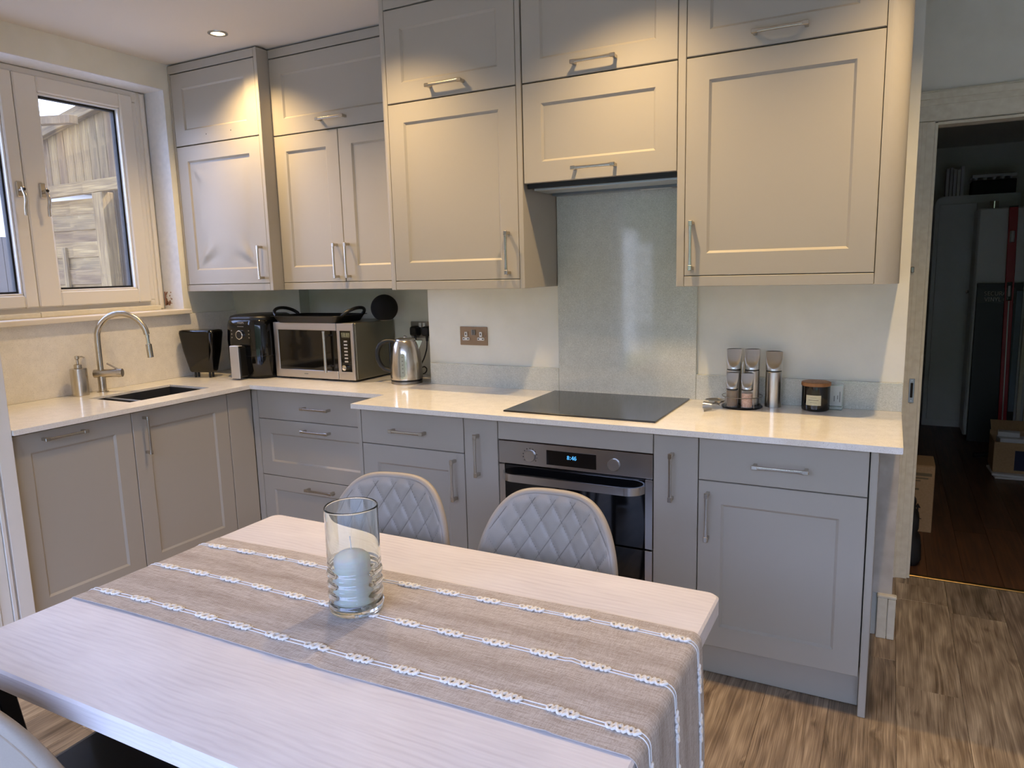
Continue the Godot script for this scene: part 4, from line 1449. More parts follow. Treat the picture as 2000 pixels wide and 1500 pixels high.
func shell():
	var H := 2.496
	var fl := struct("floor", bx2(Vector3(-0.3, -0.12, -0.74), Vector3(5.2, -0.009, 4.0), 0.0), M.ink, "grey-brown oak plank floor of the kitchen", "floor")
	planks(fl, "plank", -0.02, 5.0, -0.735, 3.8, 0.192, 1.285, M.planks, 11, 1.0 / 0.192, 1.0 / 1.3)
	struct("ceiling", bx2(Vector3(-0.32, H, -0.76), Vector3(5.2, H + 0.2, 4.0), 0.0), M.ceiling, "plain white kitchen ceiling", "ceiling")
	# window wall
	var m := MB.new()
	m.box(Vector3(-0.17, 0.618, 1.75), Vector3(0.3, 1.236, 4.5), 0.0)
	m.box(Vector3(-0.17, (2.37 + H) * 0.5, 1.75), Vector3(0.3, H - 2.37, 4.5), 0.0)
	m.box(Vector3(-0.17, 1.803, -0.165), Vector3(0.3, 1.134, 0.67), 0.0)
	m.box(Vector3(-0.17, 1.803, 2.71), Vector3(0.3, 1.134, 2.58), 0.0)
	struct("wall_left", m.done(), M.wall, "cream window wall over the sink", "wall")
	m = MB.new()
	m.box(Vector3(-0.095, 1.803, 0.1705), Vector3(0.148, 1.13, 0.003), 0.0)
	m.box(Vector3(-0.095, 1.803, 1.4195), Vector3(0.148, 1.13, 0.003), 0.0)
	m.box(Vector3(-0.095, 2.3685, 0.795), Vector3(0.148, 0.003, 1.25), 0.0)
	struct("trim_1", m.done(), M.plaster_white, "white plastered reveal round the window", "reveal")
	# chipped plaster and bare brick at the foot of the reveal
	m = MB.new()
	var rg := RandomNumberGenerator.new()
	rg.seed = 4
	for k in 26:
		var s := rg.randf_range(0.003, 0.011)
		m.box(Vector3(rg.randf_range(-0.16, -0.155 + 0.06 * rg.randf()), 1.268 + 0.11 * rg.randf() * rg.randf(), 0.1725), Vector3(s, s * rg.randf_range(0.6, 1.8), 0.003), 0.0)
	m.box(Vector3(-0.158, 1.30, 0.173), Vector3(0.008, 0.075, 0.005), 0.001)
	solo("plaster_damage", m.done(), M.chip, "chipped reddish plaster at the lower corner of the window reveal", "damage")
	# back wall in three depths: pier, recess, breast
	m = MB.new()
	m.box(Vector3(0.085, H / 2, -0.3325), Vector3(0.81, H, 0.335), 0.0)
	m.box(Vector3(0.96, H / 2, -0.37), Vector3(0.94, H, 0.26), 0.0)
	struct("wall_back", m.done(), M.sage, "sage green recess and pier of the back wall behind the microwave", "wall")
	m = MB.new()
	m.box(Vector3(2.42, (0.864 + H) * 0.5, -0.365), Vector3(1.98, H - 0.864, 0.69), 0.0)
	m.box(Vector3(2.425, 0.432, -0.4), Vector3(1.97, 0.864, 0.62), 0.0)
	struct("wall_back", m.done(), M.wall, "off-white chimney breast wall behind hob and sockets", "wall")
	m = MB.new()
	m.box(Vector3(3.38, 0.515, -0.0885), Vector3(0.07, 0.69, 0.009), 0.002)
	struct("wall_nib", m.done(), M.wall_raw, "bare patchy plaster on the wall end under the worktop", "wall")
	m = MB.new()
	m.box(Vector3(3.385, 0.08, -0.076), Vector3(0.034, 0.16, 0.022), 0.002)
	m.box(Vector3(3.4165, 0.08, -0.076), Vector3(0.026, 0.16, 0.022), 0.002)
	m.box(Vector3(3.3985, 0.166, -0.077), Vector3(0.066, 0.012, 0.026), 0.003)
	struct("baseboard_back", m.done(), M.trim, "short split offcut of white skirting at the wall end", "baseboard")
	# hall wall with the doorway
	m = MB.new()
	m.box(Vector3(3.445, H / 2, -0.73), Vector3(0.07, H, 0.06), 0.0)
	m.box(Vector3(4.63, H / 2, -0.73), Vector3(0.74, H, 0.06), 0.0)
	m.box(Vector3(3.87, (1.961 + H) * 0.5, -0.73), Vector3(0.78, H - 1.961, 0.06), 0.0)
	struct("wall_hall", m.done(), M.wall, "cream wall round the doorway to the dark hall", "wall")
	m = MB.new()
	for s in [[3.4115, 3.4805, 0.012], [3.4115, 3.436, 0.02], [3.4115, 3.452, 0.016]]:
		m.box(Vector3((s[0] + s[1]) * 0.5, 0.98, -0.7 + s[2] * 0.5), Vector3(s[1] - s[0], 1.96, s[2]), 0.0015)
	for s in [[1.962, 2.079, 0.012], [2.022, 2.079, 0.017], [2.045, 2.072, 0.023]]:
		m.box(Vector3(3.88, (s[0] + s[1]) * 0.5, -0.7 + s[2] * 0.5), Vector3(0.938, s[1] - s[0], s[2]), 0.0015)
	m.box(Vector3(4.31, 0.98, -0.693), Vector3(0.08, 1.96, 0.014), 0.0015)
	m.box(Vector3(3.4865, 0.978, -0.745), Vector3(0.011, 1.956, 0.085), 0.001)
	m.box(Vector3(3.87, 1.9525, -0.745), Vector3(0.76, 0.012, 0.085), 0.001)
	struct("trim_2", m.done(), M.trim, "off-white moulded door casing round the hall doorway", "door casing")
	var sp := thing("strike_plate", "worn steel strike plate on the hall door casing", "strike plate", Vector3(3.4545, 0.853, -0.6838))
	part(sp, "plate", bx2(Vector3(-0.0105, -0.052, 0.0), Vector3(0.0105, 0.052, 0.003), 0.001), M.steel_dark)
	part(sp, "latch_slot", bx2(Vector3(-0.005, -0.03, 0.003), Vector3(0.005, 0.034, 0.0036), 0.0), M.ink)
	for y in [-0.044, 0.044]:
		part(sp, "screw", bx(Vector3(0, y, 0.0034), Vector3(0.005, 0.005, 0.0012), 0.0004), M.steel)
	solo("door_catch", bx2(Vector3(-0.006, -0.012, 0), Vector3(0.006, 0.012, 0.01), 0.002), M.steel_dark, "tiny steel catch high on the hall door casing", "catch", Vector3(3.4305, 1.367, -0.6798))
	solo("threshold_strip", bx2(Vector3(3.482, 0.0005, -0.746), Vector3(4.258, 0.007, -0.722), 0.002), M.brass, "thin brass threshold strip across the hall doorway", "threshold")
	struct("wall_right", bx2(Vector3(5.0, 0, -0.76), Vector3(5.2, H, 4.0), 0.0), M.wall, "cream side wall of the room", "wall")
	# rear wall: wide garden doorway
	m = MB.new()
	m.box(Vector3(0.34, H / 2, 3.9), Vector3(1.32, H, 0.2), 0.0)
	m.box(Vector3(4.85, H / 2, 3.9), Vector3(0.7, H, 0.2), 0.0)
	m.box(Vector3(2.75, (2.12 + H) * 0.5, 3.9), Vector3(3.5, H - 2.12, 0.2), 0.0)
	struct("wall_rear", m.done(), M.wall, "wall with the garden doors, across the table from the kitchen", "wall")
	m = MB.new()
	for x in [1.025, 2.2, 3.35, 4.475]:
		m.box(Vector3(x, 1.06, 3.92), Vector3(0.05, 2.12, 0.06), 0.002)
	m.box(Vector3(2.75, 2.095, 3.92), Vector3(3.5, 0.05, 0.058), 0.002)
	struct("door_1", m.done(), M.upvc, "white frame of the open garden doors", "door")
	# casing of the wall end on the garden side of the sink run
	struct("wall_end", bx2(Vector3(-0.02, 0.0, 1.4115), Vector3(0.574, H, 1.62), 0.0), M.wall, "wall end closing the sink worktop", "wall")
	m = MB.new()
	m.box(Vector3(0.582, H / 2, 1.4375), Vector3(0.016, H - 0.004, 0.051), 0.0015)
	m.box(Vector3(0.5775, H / 2, 1.468), Vector3(0.006, H - 0.004, 0.009), 0.0)
	m.box(Vector3(0.583, H / 2, 1.479), Vector3(0.018, H - 0.004, 0.0135), 0.002)
	m.box(Vector3(0.581, H / 2, 1.506), Vector3(0.014, H - 0.004, 0.038), 0.002)
	m.box(Vector3(0.584, H / 2, 1.572), Vector3(0.02, H - 0.004, 0.09), 0.002)
	struct("trim_3", m.done(), M.white_gloss, "white moulded casing boards on the wall end beside the sink worktop", "door casing")

func window():
	# plain frame and two casements; x is the depth into the wall
	var w := part(self, "window_1", null, null)
	tag(w, "white plastic double casement window over the sink", "window")
	w.set_meta("kind", "structure")
	var fx0 := -0.235
	var fx1 := -0.168
	var m := MB.new()
	var frame := func(mb: MB, z0: float, z1: float, y0: float, y1: float, a: float, b: float, t: float, tl: float, bev: float):
		mb.box(Vector3((a + b) * 0.5, (y0 + y1) * 0.5, z0 + t * 0.5), Vector3(b - a, y1 - y0, t), bev)
		mb.box(Vector3((a + b) * 0.5, (y0 + y1) * 0.5, z1 - tl * 0.5), Vector3(b - a, y1 - y0, tl), bev)
		var zm := (z0 + t + z1 - tl) * 0.5
		var zl := z1 - tl - z0 - t
		mb.box(Vector3((a + b) * 0.5, y0 + t * 0.5, zm), Vector3(b - a, t, zl), bev)
		mb.box(Vector3((a + b) * 0.5, y1 - t * 0.5, zm), Vector3(b - a, t, zl), bev)
	frame.call(m, 0.174, 1.416, 1.244, 2.366, fx0, fx1, 0.055, 0.055, 0.004)
	m.box(Vector3(-0.2, 1.805, 0.2435), Vector3(0.062, 1.01, 0.029), 0.002)
	m.box(Vector3(-0.2, 1.805, 1.388), Vector3(0.062, 1.01, 0.022), 0.002)
	m.box(Vector3(-0.165, 1.803, 0.2), Vector3(0.02, 1.11, 0.02), 0.003)
	w.mesh = m.done()
	w.material_override = M.upvc
	for s in [[0.258, 0.8375, 0.072, 0.103], [0.8405, 1.396, 0.06, 0.06]]:
		var c := MB.new()
		frame.call(c, s[0], s[1], 1.288, 2.338, -0.218, -0.152, s[2], s[3], 0.006)
		# glazing bead, sloping inwards
		var z0: float = s[0] + s[2]
		var z1: float = s[1] - s[3]
		var so := part(w, "sash", c.done(), M.upvc)
		var bd := MB.new()
		frame.call(bd, z0 - 0.001, z1 + 0.001, 1.288 + s[2] - 0.001, 2.338 - s[2] + 0.001, -0.19, -0.163, 0.009, 0.009, 0.003)
		part(so, "glazing_bead", bd.done(), M.upvc)
		var gk := MB.new()
		frame.call(gk, z0 + 0.006, z1 - 0.006, 1.288 + s[2] + 0.006, 2.338 - s[2] - 0.006, -0.214, -0.188, 0.011, 0.011, 0.0)
		part(so, "black_seal", gk.done(), M.rubber)
		part(so, "pane", bx2(Vector3(-0.202, 1.288 + s[2] + 0.006, z0 + 0.006), Vector3(-0.198, 2.338 - s[2] - 0.006, z1 - 0.006), 0.0), M.glass)
	# espagnolette handles
	for z in [0.766, 0.8685]:
		var h := MB.new()
		h.box(Vector3(0.005, 0, 0), Vector3(0.01, 0.07, 0.028), 0.004)
		h.tube([Vector3(0.01, -0.005, 0), Vector3(0.03, -0.005, 0)], 0.009, 12)
		var ho := part(w, "window_handle", h.done(), M.nickel, Vector3(-0.152, 1.822, z))
		var lv := []
		for q in [[0.03, 0.006], [0.036, -0.012], [0.046, -0.032], [0.044, -0.058], [0.036, -0.085], [0.034, -0.118]]:
			lv.append(Vector3(q[0], q[1], 0))
		part(ho, "lever", pipe(smooth_path(lv, 4), [0.008, 0.008, 0.008, 0.008, 0.008, 0.008, 0.008, 0.008, 0.008, 0.008, 0.008, 0.0075, 0.0075, 0.0075, 0.0075, 0.0075, 0.007, 0.007, 0.007, 0.007, 0.0065], 12), M.nickel)
		part(ho, "key_cap", turned([Vector2(0.007, 0), Vector2(0.006, 0.006), Vector2(0.0001, 0.007)], 14, Vector3.ZERO, Basis(Vector3.FORWARD, PI / 2)), M.black_satin, Vector3(0.0385, -0.002, 0))
	solo("window_sill", bx2(Vector3(-0.166, 1.219, 0.158), Vector3(0.028, 1.2435, 1.408), 0.003), M.sill, "cream window board running under the casements", "sill")
	solo("packing_strip", bx2(Vector3(-0.15, 1.2437, 0.235), Vector3(-0.115, 1.268, 0.86), 0.002), M.trim, "loose white timber strip lying along the window board", "strip")
	solo("packing_strip", bx2(Vector3(-0.149, 1.2437, 0.864), Vector3(-0.112, 1.265, 1.38), 0.002), M.trim, "thinner loose timber strip on the window board, continuing the longer one", "strip")

func fence_board(parent: Node, a: Vector3, b: Vector3, w: float, t: float, k: int, called := "board"):
	var m := MB.new()
	var L := a.distance_to(b)
	m.box(Vector3.ZERO, Vector3(w, L, t), 0.003)
	var d := (b - a).normalized()
	var z := Vector3(0, 0, 1)
	var o := part(parent, called, m.done(), M.fence[k % 3], (a + b) * 0.5)
	o.basis = Basis(d.cross(z), d, z)
	if called == "rear_board":
		o.material_override = M.grey_wood

func outside():
	for m in M.fence:
		m.uv1_scale = Vector3(5, 0.8, 1)
	struct("ground", bx2(Vector3(-30, -0.3, -30), Vector3(30, -0.13, 30), 0.0), M.paving, "paved ground round the house", "ground")
	var r := RandomNumberGenerator.new()
	r.seed = 9
	var f := thing("timber_fence", "weathered timber fence panel of wavy horizontal boards outside the window", "fence")
	var zf := -0.6
	for k in 3:
		fence_board(f, Vector3([-1.714, -2.62, -1.2][k], -0.13, zf + 0.03), Vector3([-1.714, -2.62, -1.2][k], 2.03, zf + 0.03), 0.115, 0.09, k, "post")
	fence_board(f, Vector3(-2.7, 2.066, zf + 0.045), Vector3(-1.05, 2.085, zf + 0.045), 0.085, 0.05, 0, "rail")
	var y := 1.95
	var i := 0
	while y > 0.1:
		fence_board(f, Vector3(-2.56, y + r.randf_range(-0.006, 0.006), zf - 0.01 + 0.012 * (i % 2)), Vector3(-1.775, y + r.randf_range(-0.006, 0.006), zf - 0.01 + 0.012 * (i % 2)), 0.112 if i > 0 else 0.118, 0.018, i)
		y -= 0.1 if i > 0 else 0.114
		i += 1
	for x in [-2.26]:
		fence_board(f, Vector3(x, 0.1, zf + 0.022), Vector3(x, 1.66, zf + 0.022), 0.05, 0.02, 1, "batten")
	for k in 16:
		fence_board(f, Vector3(-1.95 + 0.075 * k, -0.1, zf - 0.1), Vector3(-1.95 + 0.075 * k, 2.1, zf - 0.1), 0.07, 0.016, k, "rear_board")
	# lean-to side above it
	var g := thing("lean_to", "timber lean-to side with upright boards and a sloping beam above the fence", "lean-to")
	var x := -2.65
	i = 0
	while x < -0.45:
		var top := 2.565 + (x + 2.0) * 0.178
		fence_board(g, Vector3(x, 2.09, zf + 0.01), Vector3(x, maxf(top, 2.14), zf + 0.01), 0.094, 0.018, r.randi() % 3)
		x += 0.097
		i += 1
	fence_board(g, Vector3(-2.75, 2.429, zf + 0.05), Vector3(-0.4, 2.847, zf + 0.05), 0.085, 0.06, 1, "sloping_beam")
	var pb := MB.new()
	pb.box(Vector3(-2.75, 2.48, 0.6), Vector3(0.07, 0.07, 2.5), 0.003)
	part(g, "purlin", pb.done(), M.fence[2])
	pb = MB.new()
	pb.box(Vector3(-1.9, 2.5, -0.3), Vector3(0.75, 0.055, 0.06), 0.003, Basis(Vector3.BACK, -0.08))
	part(g, "cross_brace", pb.done(), M.fence[2])
	pb = MB.new()
	pb.bar(Vector3(-3.7, 2.33, 1.0), Vector3(-0.4, 2.917, 1.0), 0.085, 0.045, 0.003)
	part(g, "rafter", pb.done(), M.fence[2])
	pb = MB.new()
	pb.bar(Vector3(-3.75, 2.40, 0.65), Vector3(-0.38, 3.0, 0.65), 0.01, 2.6, 0.0)
	part(g, "roof_sheet", pb.done(), M.poly_sheet)
	# farther garden
	f = thing("dark_fence", "dark stained garden fence far behind the window", "fence")
	for k in 56:
		part(f, "board", bx(Vector3.ZERO, Vector3(0.02, 2.05, 0.118), 0.003), M.fence_dark, Vector3(-5.6, 0.895, -5.5 + 0.122 * k))
	var h := thing("neighbour_house", "pale rendered neighbouring wall with a dark eave beyond the fence", "house")
	part(h, "wall", bx2(Vector3(-10, -0.13, -8.0), Vector3(-7.6, 2.7, 4.0), 0.0), M.render_wall)
	part(h, "eave", bx2(Vector3(-10, 2.7, -8.2), Vector3(-7.3, 2.86, 4.2), 0.01), M.fence_dark)
	# hedge and lawn beyond the garden doors
	var n := noise(12, 1.7, 4)
	var spans := [[-8.0, 12.0, "long tall green hedge across the garden"]]
	for sp in spans:
		var hd := MB.new()
		var rows := []
		var nb := maxi(6, int((sp[1] - sp[0]) * 4.0))
		for a in 25:
			var row := PackedVector3Array()
			for b in nb + 1:
				var t := a / 24.0
				var px := lerpf(sp[0], sp[1], float(b) / nb)
				var py := -0.13 + 3.4 * sin(t * PI)
				var pz := 10.6 - 0.7 * cos(t * PI)
				var q := n.get_noise_3d(px * 1.5, py * 1.5, pz * 1.5) * 0.25
				row.append(Vector3(px, py + q * sin(t * PI), pz + q))
			rows.append(row)
		hd.grid(rows)
		solo("hedge", hd.done(), M.hedge, sp[2], "hedge")
	var gt := thing("garden_gate", "narrow white garden gate in front of the hedge", "gate")
	for k in 3:
		part(gt, "plank", bx2(Vector3(-0.85 + 0.095 * k, -0.1, 9.38), Vector3(-0.76 + 0.095 * k, 2.02, 9.41), 0.003), M.garden_white)
	var gs := thing("slatted_screen", "small white slatted screen beside the garden gate", "screen")
	for k in 7:
		part(gs, "slat", bx2(Vector3(-0.52, 0.5 + 0.19 * k, 9.38), Vector3(-0.32, 0.6 + 0.19 * k, 9.4), 0.003), M.garden_white)
	for px2 in [-0.5, -0.34]:
		part(gs, "post", bx2(Vector3(px2 - 0.02, -0.1, 9.402), Vector3(px2 + 0.02, 1.85, 9.43), 0.003), M.garden_white)
	solo("lawn", bx2(Vector3(-7, -0.128, 6.3), Vector3(12, -0.1, 9.5), 0.0), M.lawn, "mown lawn between patio and hedge", "lawn")

func hall():
	var H := 2.36
	var fl := struct("floor", bx2(Vector3(3.3, -0.12, -4.8), Vector3(4.9, -0.009, -0.74), 0.0), M.ink, "dark brown board floor of the hall", "floor")
	planks(fl, "board", 3.42, 4.75, -4.7, -0.736, 0.145, 2.2, M.boards, 21, 1.0 / 0.145, 1.0 / 2.0)
	struct("ceiling", bx2(Vector3(3.3, H, -4.8), Vector3(4.9, H + 0.15, -0.76), 0.0), M.hall_wall, "dim hall ceiling", "ceiling")
	struct("wall_hall_left", bx2(Vector3(3.3, 0, -4.8), Vector3(3.42, H, -0.76), 0.0), M.hall_wall, "hall side wall behind the chimney breast", "wall")
	struct("wall_hall_right", bx2(Vector3(4.75, 0, -4.8), Vector3(4.9, H, -0.76), 0.0), M.hall_wall, "far side wall of the hall", "wall")
	struct("wall_hall_end", bx2(Vector3(3.3, 0, -4.85), Vector3(4.9, H, -4.7), 0.0), M.hall_wall, "end wall of the hall behind the tall cupboards", "wall")
	# tall white cupboard with a rounded corner
	var c := thing("tall_cupboard", "tall white cupboard with a rounded upper corner at the hall's end", "cupboard", Vector3(3.645, 0, -4.2))
	var p := PackedVector2Array([Vector2(0, 0.0), Vector2(0.58, 0.0), Vector2(0.58, 1.915), Vector2(0.06, 1.915)])
	for k in range(1, 7):
		var a := PI / 2 + PI / 2 * k / 6.0
		p.append(Vector2(0.06 + 0.06 * cos(a), 1.855 + 0.06 * sin(a)))
	var m := MB.new()
	m.extrude(p, -0.48, -0.0215)
	part(c, "body", m.done(), M.white_plastic)
	part(c, "door", bx2(Vector3(0.03, 0.06, -0.02), Vector3(0.29, 1.85, 0.0), 0.003), M.white_plastic)
	part(c, "door", bx2(Vector3(0.293, 0.06, -0.02), Vector3(0.56, 1.85, 0.0), 0.003), M.white_plastic)
	part(c, "handle", turned([Vector2(0.008, 0), Vector2(0.008, 0.015), Vector2(0.014, 0.025), Vector2(0.0001, 0.028)], 14, Vector3.ZERO, Basis(Vector3.RIGHT, PI / 2)), M.chrome, Vector3(0.262, 1.14, 0.0005))
	var f := thing("upright_freezer", "white upright freezer beside the tall cupboard, a red level leaning on it", "freezer", Vector3(3.915, 0, -3.77))
	part(f, "body", bx2(Vector3(0, 0.02, -0.37), Vector3(0.56, 1.78, -0.045), 0.008), M.white_plastic)
	part(f, "door", bx2(Vector3(0.004, 0.03, -0.043), Vector3(0.556, 1.776, 0.0), 0.008), M.white_plastic)
	for x in [0.05, 0.51]:
		part(f, "foot", turned([Vector2(0.018, 0), Vector2(0.018, 0.02), Vector2(0.0001, 0.02)], 12), M.black_satin, Vector3(x, 0, -0.08))
	solo("metal_cup", turned([Vector2(0.0001, 0), Vector2(0.03, 0), Vector2(0.032, 0.055), Vector2(0.029, 0.055), Vector2(0.027, 0.004), Vector2(0.0001, 0.004)], 20), M.chrome, "small metal cup standing on top of the freezer", "cup", Vector3(4.02, 1.7802, -3.9))
	# things on the tall cupboard
	var r := RandomNumberGenerator.new()
	r.seed = 3
	for k in 5:
		var h := r.randf_range(0.2, 0.24)
		solo("file_folder", bx2(Vector3(-0.011, 0, -0.12), Vector3(0.011, h, 0.06), 0.001), [M.paper, M.render_wall, M.paper, M.hall_wall, M.paper][k], "pale upright file folder in the row on the tall cupboard", "folder", Vector3(3.72 + 0.026 * k, 1.9155, -4.3), 0.0, "folders on the tall cupboard")
	var e := thing("egg_tray_box", "black box with a grey egg tray on top, on the tall cupboard", "box", Vector3(4.03, 1.9155, -4.33))
	part(e, "box", bx2(Vector3(-0.14, 0, -0.1), Vector3(0.16, 0.11, 0.1), 0.004), M.black_matt)
	var et := MB.new()
	et.box(Vector3(0.01, 0.145, 0), Vector3(0.3, 0.025, 0.2), 0.004)
	for a in 5:
		for b in 3:
			et.lathe([Vector2(0.012, 0), Vector2(0.026, 0.045), Vector2(0.02, 0.05), Vector2(0.0001, 0.03)], Vector3(-0.11 + 0.06 * a, 0.112, -0.06 + 0.06 * b), 10)
	part(e, "tray", et.done(), M.paper)
	# spirit level
	var l := thing("spirit_level", "long red spirit level leaning against the freezer", "spirit level", Vector3(4.155, 0, -3.655))
	l.rotation = Vector3(-0.03, 0, 0.018)
	var lm := MB.new()
	lm.box(Vector3(0, 0.5475, 0), Vector3(0.055, 1.095, 0.024), 0.003)
	lm.box(Vector3(0, 1.375, 0), Vector3(0.055, 0.29, 0.024), 0.003)
	lm.box(Vector3(0, 1.69, 0), Vector3(0.055, 0.17, 0.024), 0.003)
	for s in [-1.0, 1.0]:
		lm.box(Vector3(s * 0.022, 1.1625, 0), Vector3(0.011, 0.14, 0.024), 0.0)
		lm.box(Vector3(s * 0.022, 1.5625, 0), Vector3(0.011, 0.09, 0.024), 0.0)
	part(l, "rail", lm.done(), M.red)
	part(l, "edge_strip", bx2(Vector3(-0.004, 0.0, 0.0122), Vector3(0.004, 1.09, 0.0155), 0.001), M.silver_plastic)
	for y in [1.1625, 1.5625]:
		part(l, "vial", pipe([Vector3(0, y - 0.04, 0), Vector3(0, y + 0.04, 0)], 0.01, 12), M.white_plastic)
	part(l, "end_cap", bx2(Vector3(-0.0285, 1.775, -0.013), Vector3(0.0285, 1.782, 0.013), 0.002), M.black_satin)
	# flooring pack
	var v := thing("flooring_pack", "dark flooring pack with printed lettering, leaning on the freezer", "pack", Vector3(3.935, 0, -3.745))
	v.rotation.x = -0.02
	part(v, "carton", bx2(Vector3(0, 0.0, 0), Vector3(0.29, 1.22, 0.05), 0.002), M.black_satin)
	part(v, "printed_band", bx2(Vector3(0.002, 1.07, 0.0502), Vector3(0.24, 1.185, 0.0508), 0.0), M.pack_grey)
	part(v, "lettering", letters("SECURA", 0.04, 0.0008), M.paper, Vector3(0.115, 1.142, 0.0515))
	part(v, "lettering", letters("VINYL CL", 0.04, 0.0008), M.paper, Vector3(0.13, 1.098, 0.0515))
	part(v, "picture_edge", bx2(Vector3(0.252, 0.25, 0.0502), Vector3(0.288, 1.16, 0.0508), 0.0), M.pack_blue)
	for k in 3:
		var q := solo("timber_length", bx2(Vector3(-0.012, 0, -0.012), Vector3(0.012, 1.72 - 0.09 * k, 0.012), 0.001), M.trim, "pale thin timber length leaning beside the red level", "timber", Vector3(4.25 + 0.045 * k, 0, -3.66), 0.0, "timber lengths in the hall")
		q.rotation.x = -0.03
	# cardboard boxes
	var b := thing("cardboard_box", "tall brown cardboard box with printed lines and an arrow, just inside the hall", "box", Vector3(3.505, 0, -1.47))
	part(b, "carton", bx2(Vector3(-0.075, 0.0, -0.11), Vector3(0.098, 0.355, 0.11), 0.003), M.card)
	part(b, "top_flap", bx2(Vector3(-0.075, 0.356, -0.11), Vector3(0.098, 0.359, 0.108), 0.001), M.card)
	for q in [[-0.06, 0.085, 0.302, 0.318], [-0.06, 0.07, 0.286, 0.293], [-0.06, 0.035, 0.272, 0.278], [-0.04, 0.03, 0.225, 0.235]]:
		part(b, "printed_line", bx2(Vector3(q[0], q[2], 0.1102), Vector3(q[1], q[3], 0.1107), 0.0), M.print_brown)
	var ar := MB.new()
	ar.extrude(PackedVector2Array([Vector2(-0.004, 0), Vector2(0.004, 0), Vector2(0.004, 0.045), Vector2(0.014, 0.045), Vector2(0, 0.07), Vector2(-0.014, 0.045), Vector2(-0.004, 0.045)]), 0.0, 0.0006)
	part(b, "printed_arrow", ar.done(), M.ink, Vector3(0.03, 0.085, 0.1102))
	part(b, "printed_bar", bx2(Vector3(-0.02, 0.07, 0.1102), Vector3(0.05, 0.074, 0.1107), 0.0), M.ink)
	var s := thing("black_bag", "lumpy black bag slumped behind the hall door casing", "bag", Vector3(3.487, 0, -0.95))
	part(s, "sack", loft([[0.0, 0.045, 0.1, 0.04], [0.03, 0.06, 0.12, 0.05], [0.1, 0.058, 0.11, 0.05], [0.14, 0.035, 0.075, 0.03], [0.17, 0.045, 0.085, 0.04], [0.22, 0.045, 0.08, 0.04], [0.25, 0.026, 0.05, 0.02], [0.29, 0.03, 0.05, 0.025], [0.32, 0.012, 0.02, 0.01]]), M.black_matt, Vector3(-0.006, 0, 0))
	b = thing("cardboard_box", "open brown cardboard box with a dark blue print, standing on papers in the hall", "box", Vector3(4.17, 0.03, -2.8))
	var om := MB.new()
	om.box(Vector3(0, 0.1, 0.13), Vector3(0.34, 0.2, 0.004), 0.001)
	om.box(Vector3(0, 0.115, -0.13), Vector3(0.34, 0.23, 0.004), 0.001)
	om.box(Vector3(-0.168, 0.1, 0), Vector3(0.004, 0.2, 0.256), 0.001)
	om.box(Vector3(0.168, 0.1, 0), Vector3(0.004, 0.2, 0.256), 0.001)
	om.box(Vector3(0, 0.002, 0), Vector3(0.332, 0.004, 0.256), 0.001)
	part(b, "carton", om.done(), M.card)
	part(b, "flap", bx(Vector3(0, 0, 0), Vector3(0.33, 0.004, 0.1), 0.001), M.card, Vector3(0, 0.255, -0.165), Vector3(0.6, 0, 0))
	part(b, "blue_print", bx2(Vector3(-0.055, 0.02, 0.1322), Vector3(0.1, 0.15, 0.1328), 0.0), M.ink_blue)
	solo("leaflet", bx2(Vector3(-0.12, 0, -0.05), Vector3(0.12, 0.04, 0.05), 0.002), M.paper, "white printed packet sticking out of the open cardboard box", "packet", Vector3(4.15, 0.205, -2.78), 0.1)
	solo("leaflet", bx2(Vector3(-0.06, 0, -0.05), Vector3(0.06, 0.03, 0.02), 0.002), M.paper, "small white packet on top of the open box contents", "packet", Vector3(4.09, 0.2455, -2.8), -0.1)
	for k in 2:
		solo("paper_stack", bx2(Vector3(-0.17, 0, -0.14), Vector3(0.19, 0.0135, 0.16), 0.001), M.paper, "white magazine under the open cardboard box", "magazine", Vector3(4.17, 0.0005 + 0.0145 * k, -2.78), 0.06 - 0.1 * k, "magazines under the box")
	# a heap of dark tools at the freezer's foot
	for k in 4:
		var q := solo("tool_handle", pipe([Vector3(-0.18, 0, 0), Vector3(-0.05, 0.01, 0.01), Vector3(0.2, 0, 0)], [0.018, 0.016, 0.022], 8), M.black_matt, "dark tool handle lying on the heap by the freezer", "tool", Vector3(4.1 + 0.06 * k, 0.024 + 0.04 * k, -3.2 - 0.06 * k), 0.4 + 0.7 * k, "dark tools on the hall floor")
		q.rotation.z = 0.0

func downlights(where: Array, energy: float):
	var first: Node3D = null
	for k in where.size():
		var p: Vector3 = where[k]
		var o: Node3D
		if first == null:
			o = thing("downlight", "lit recessed ceiling downlight in front of the wall cabinet beside the window", "downlight", p, 0.0, "ceiling downlights")
			part(o, "ring", turned([Vector2(0.03, -0.0005), Vector2(0.031, -0.004), Vector2(0.043, -0.003), Vector2(0.044, 0.0)], 40, Vector3.ZERO, Basis(Vector3.RIGHT, 0.0)), M.nickel)
			part(o, "lens", turned([Vector2(0.0001, -0.0012), Vector2(0.0295, -0.0012), Vector2(0.0295, 0.0)], 32), M.lamp)
			first = o
		else:
			o = copy(first, p, 0.0, ["", "lit recessed ceiling downlight in front of the cabinet beside the hood", "lit recessed ceiling downlight in front of the cabinet over the hob", "lit recessed ceiling downlight in front of the rounded end post"][k])
		var l := SpotLight3D.new()
		l.name = "downlight_beam"
		add_child(l, true)
		l.position = p + Vector3(0, -0.012, 0)
		l.rotation.x = -PI / 2
		l.light_color = Color(1.0, 0.855, 0.63)
		l.light_energy = energy
		l.light_size = 0.025
		l.spot_angle = 62.0
		l.spot_angle_attenuation = 1.4
		l.spot_range = 9.0
		l.spot_attenuation = 2.0
		l.shadow_enabled = true

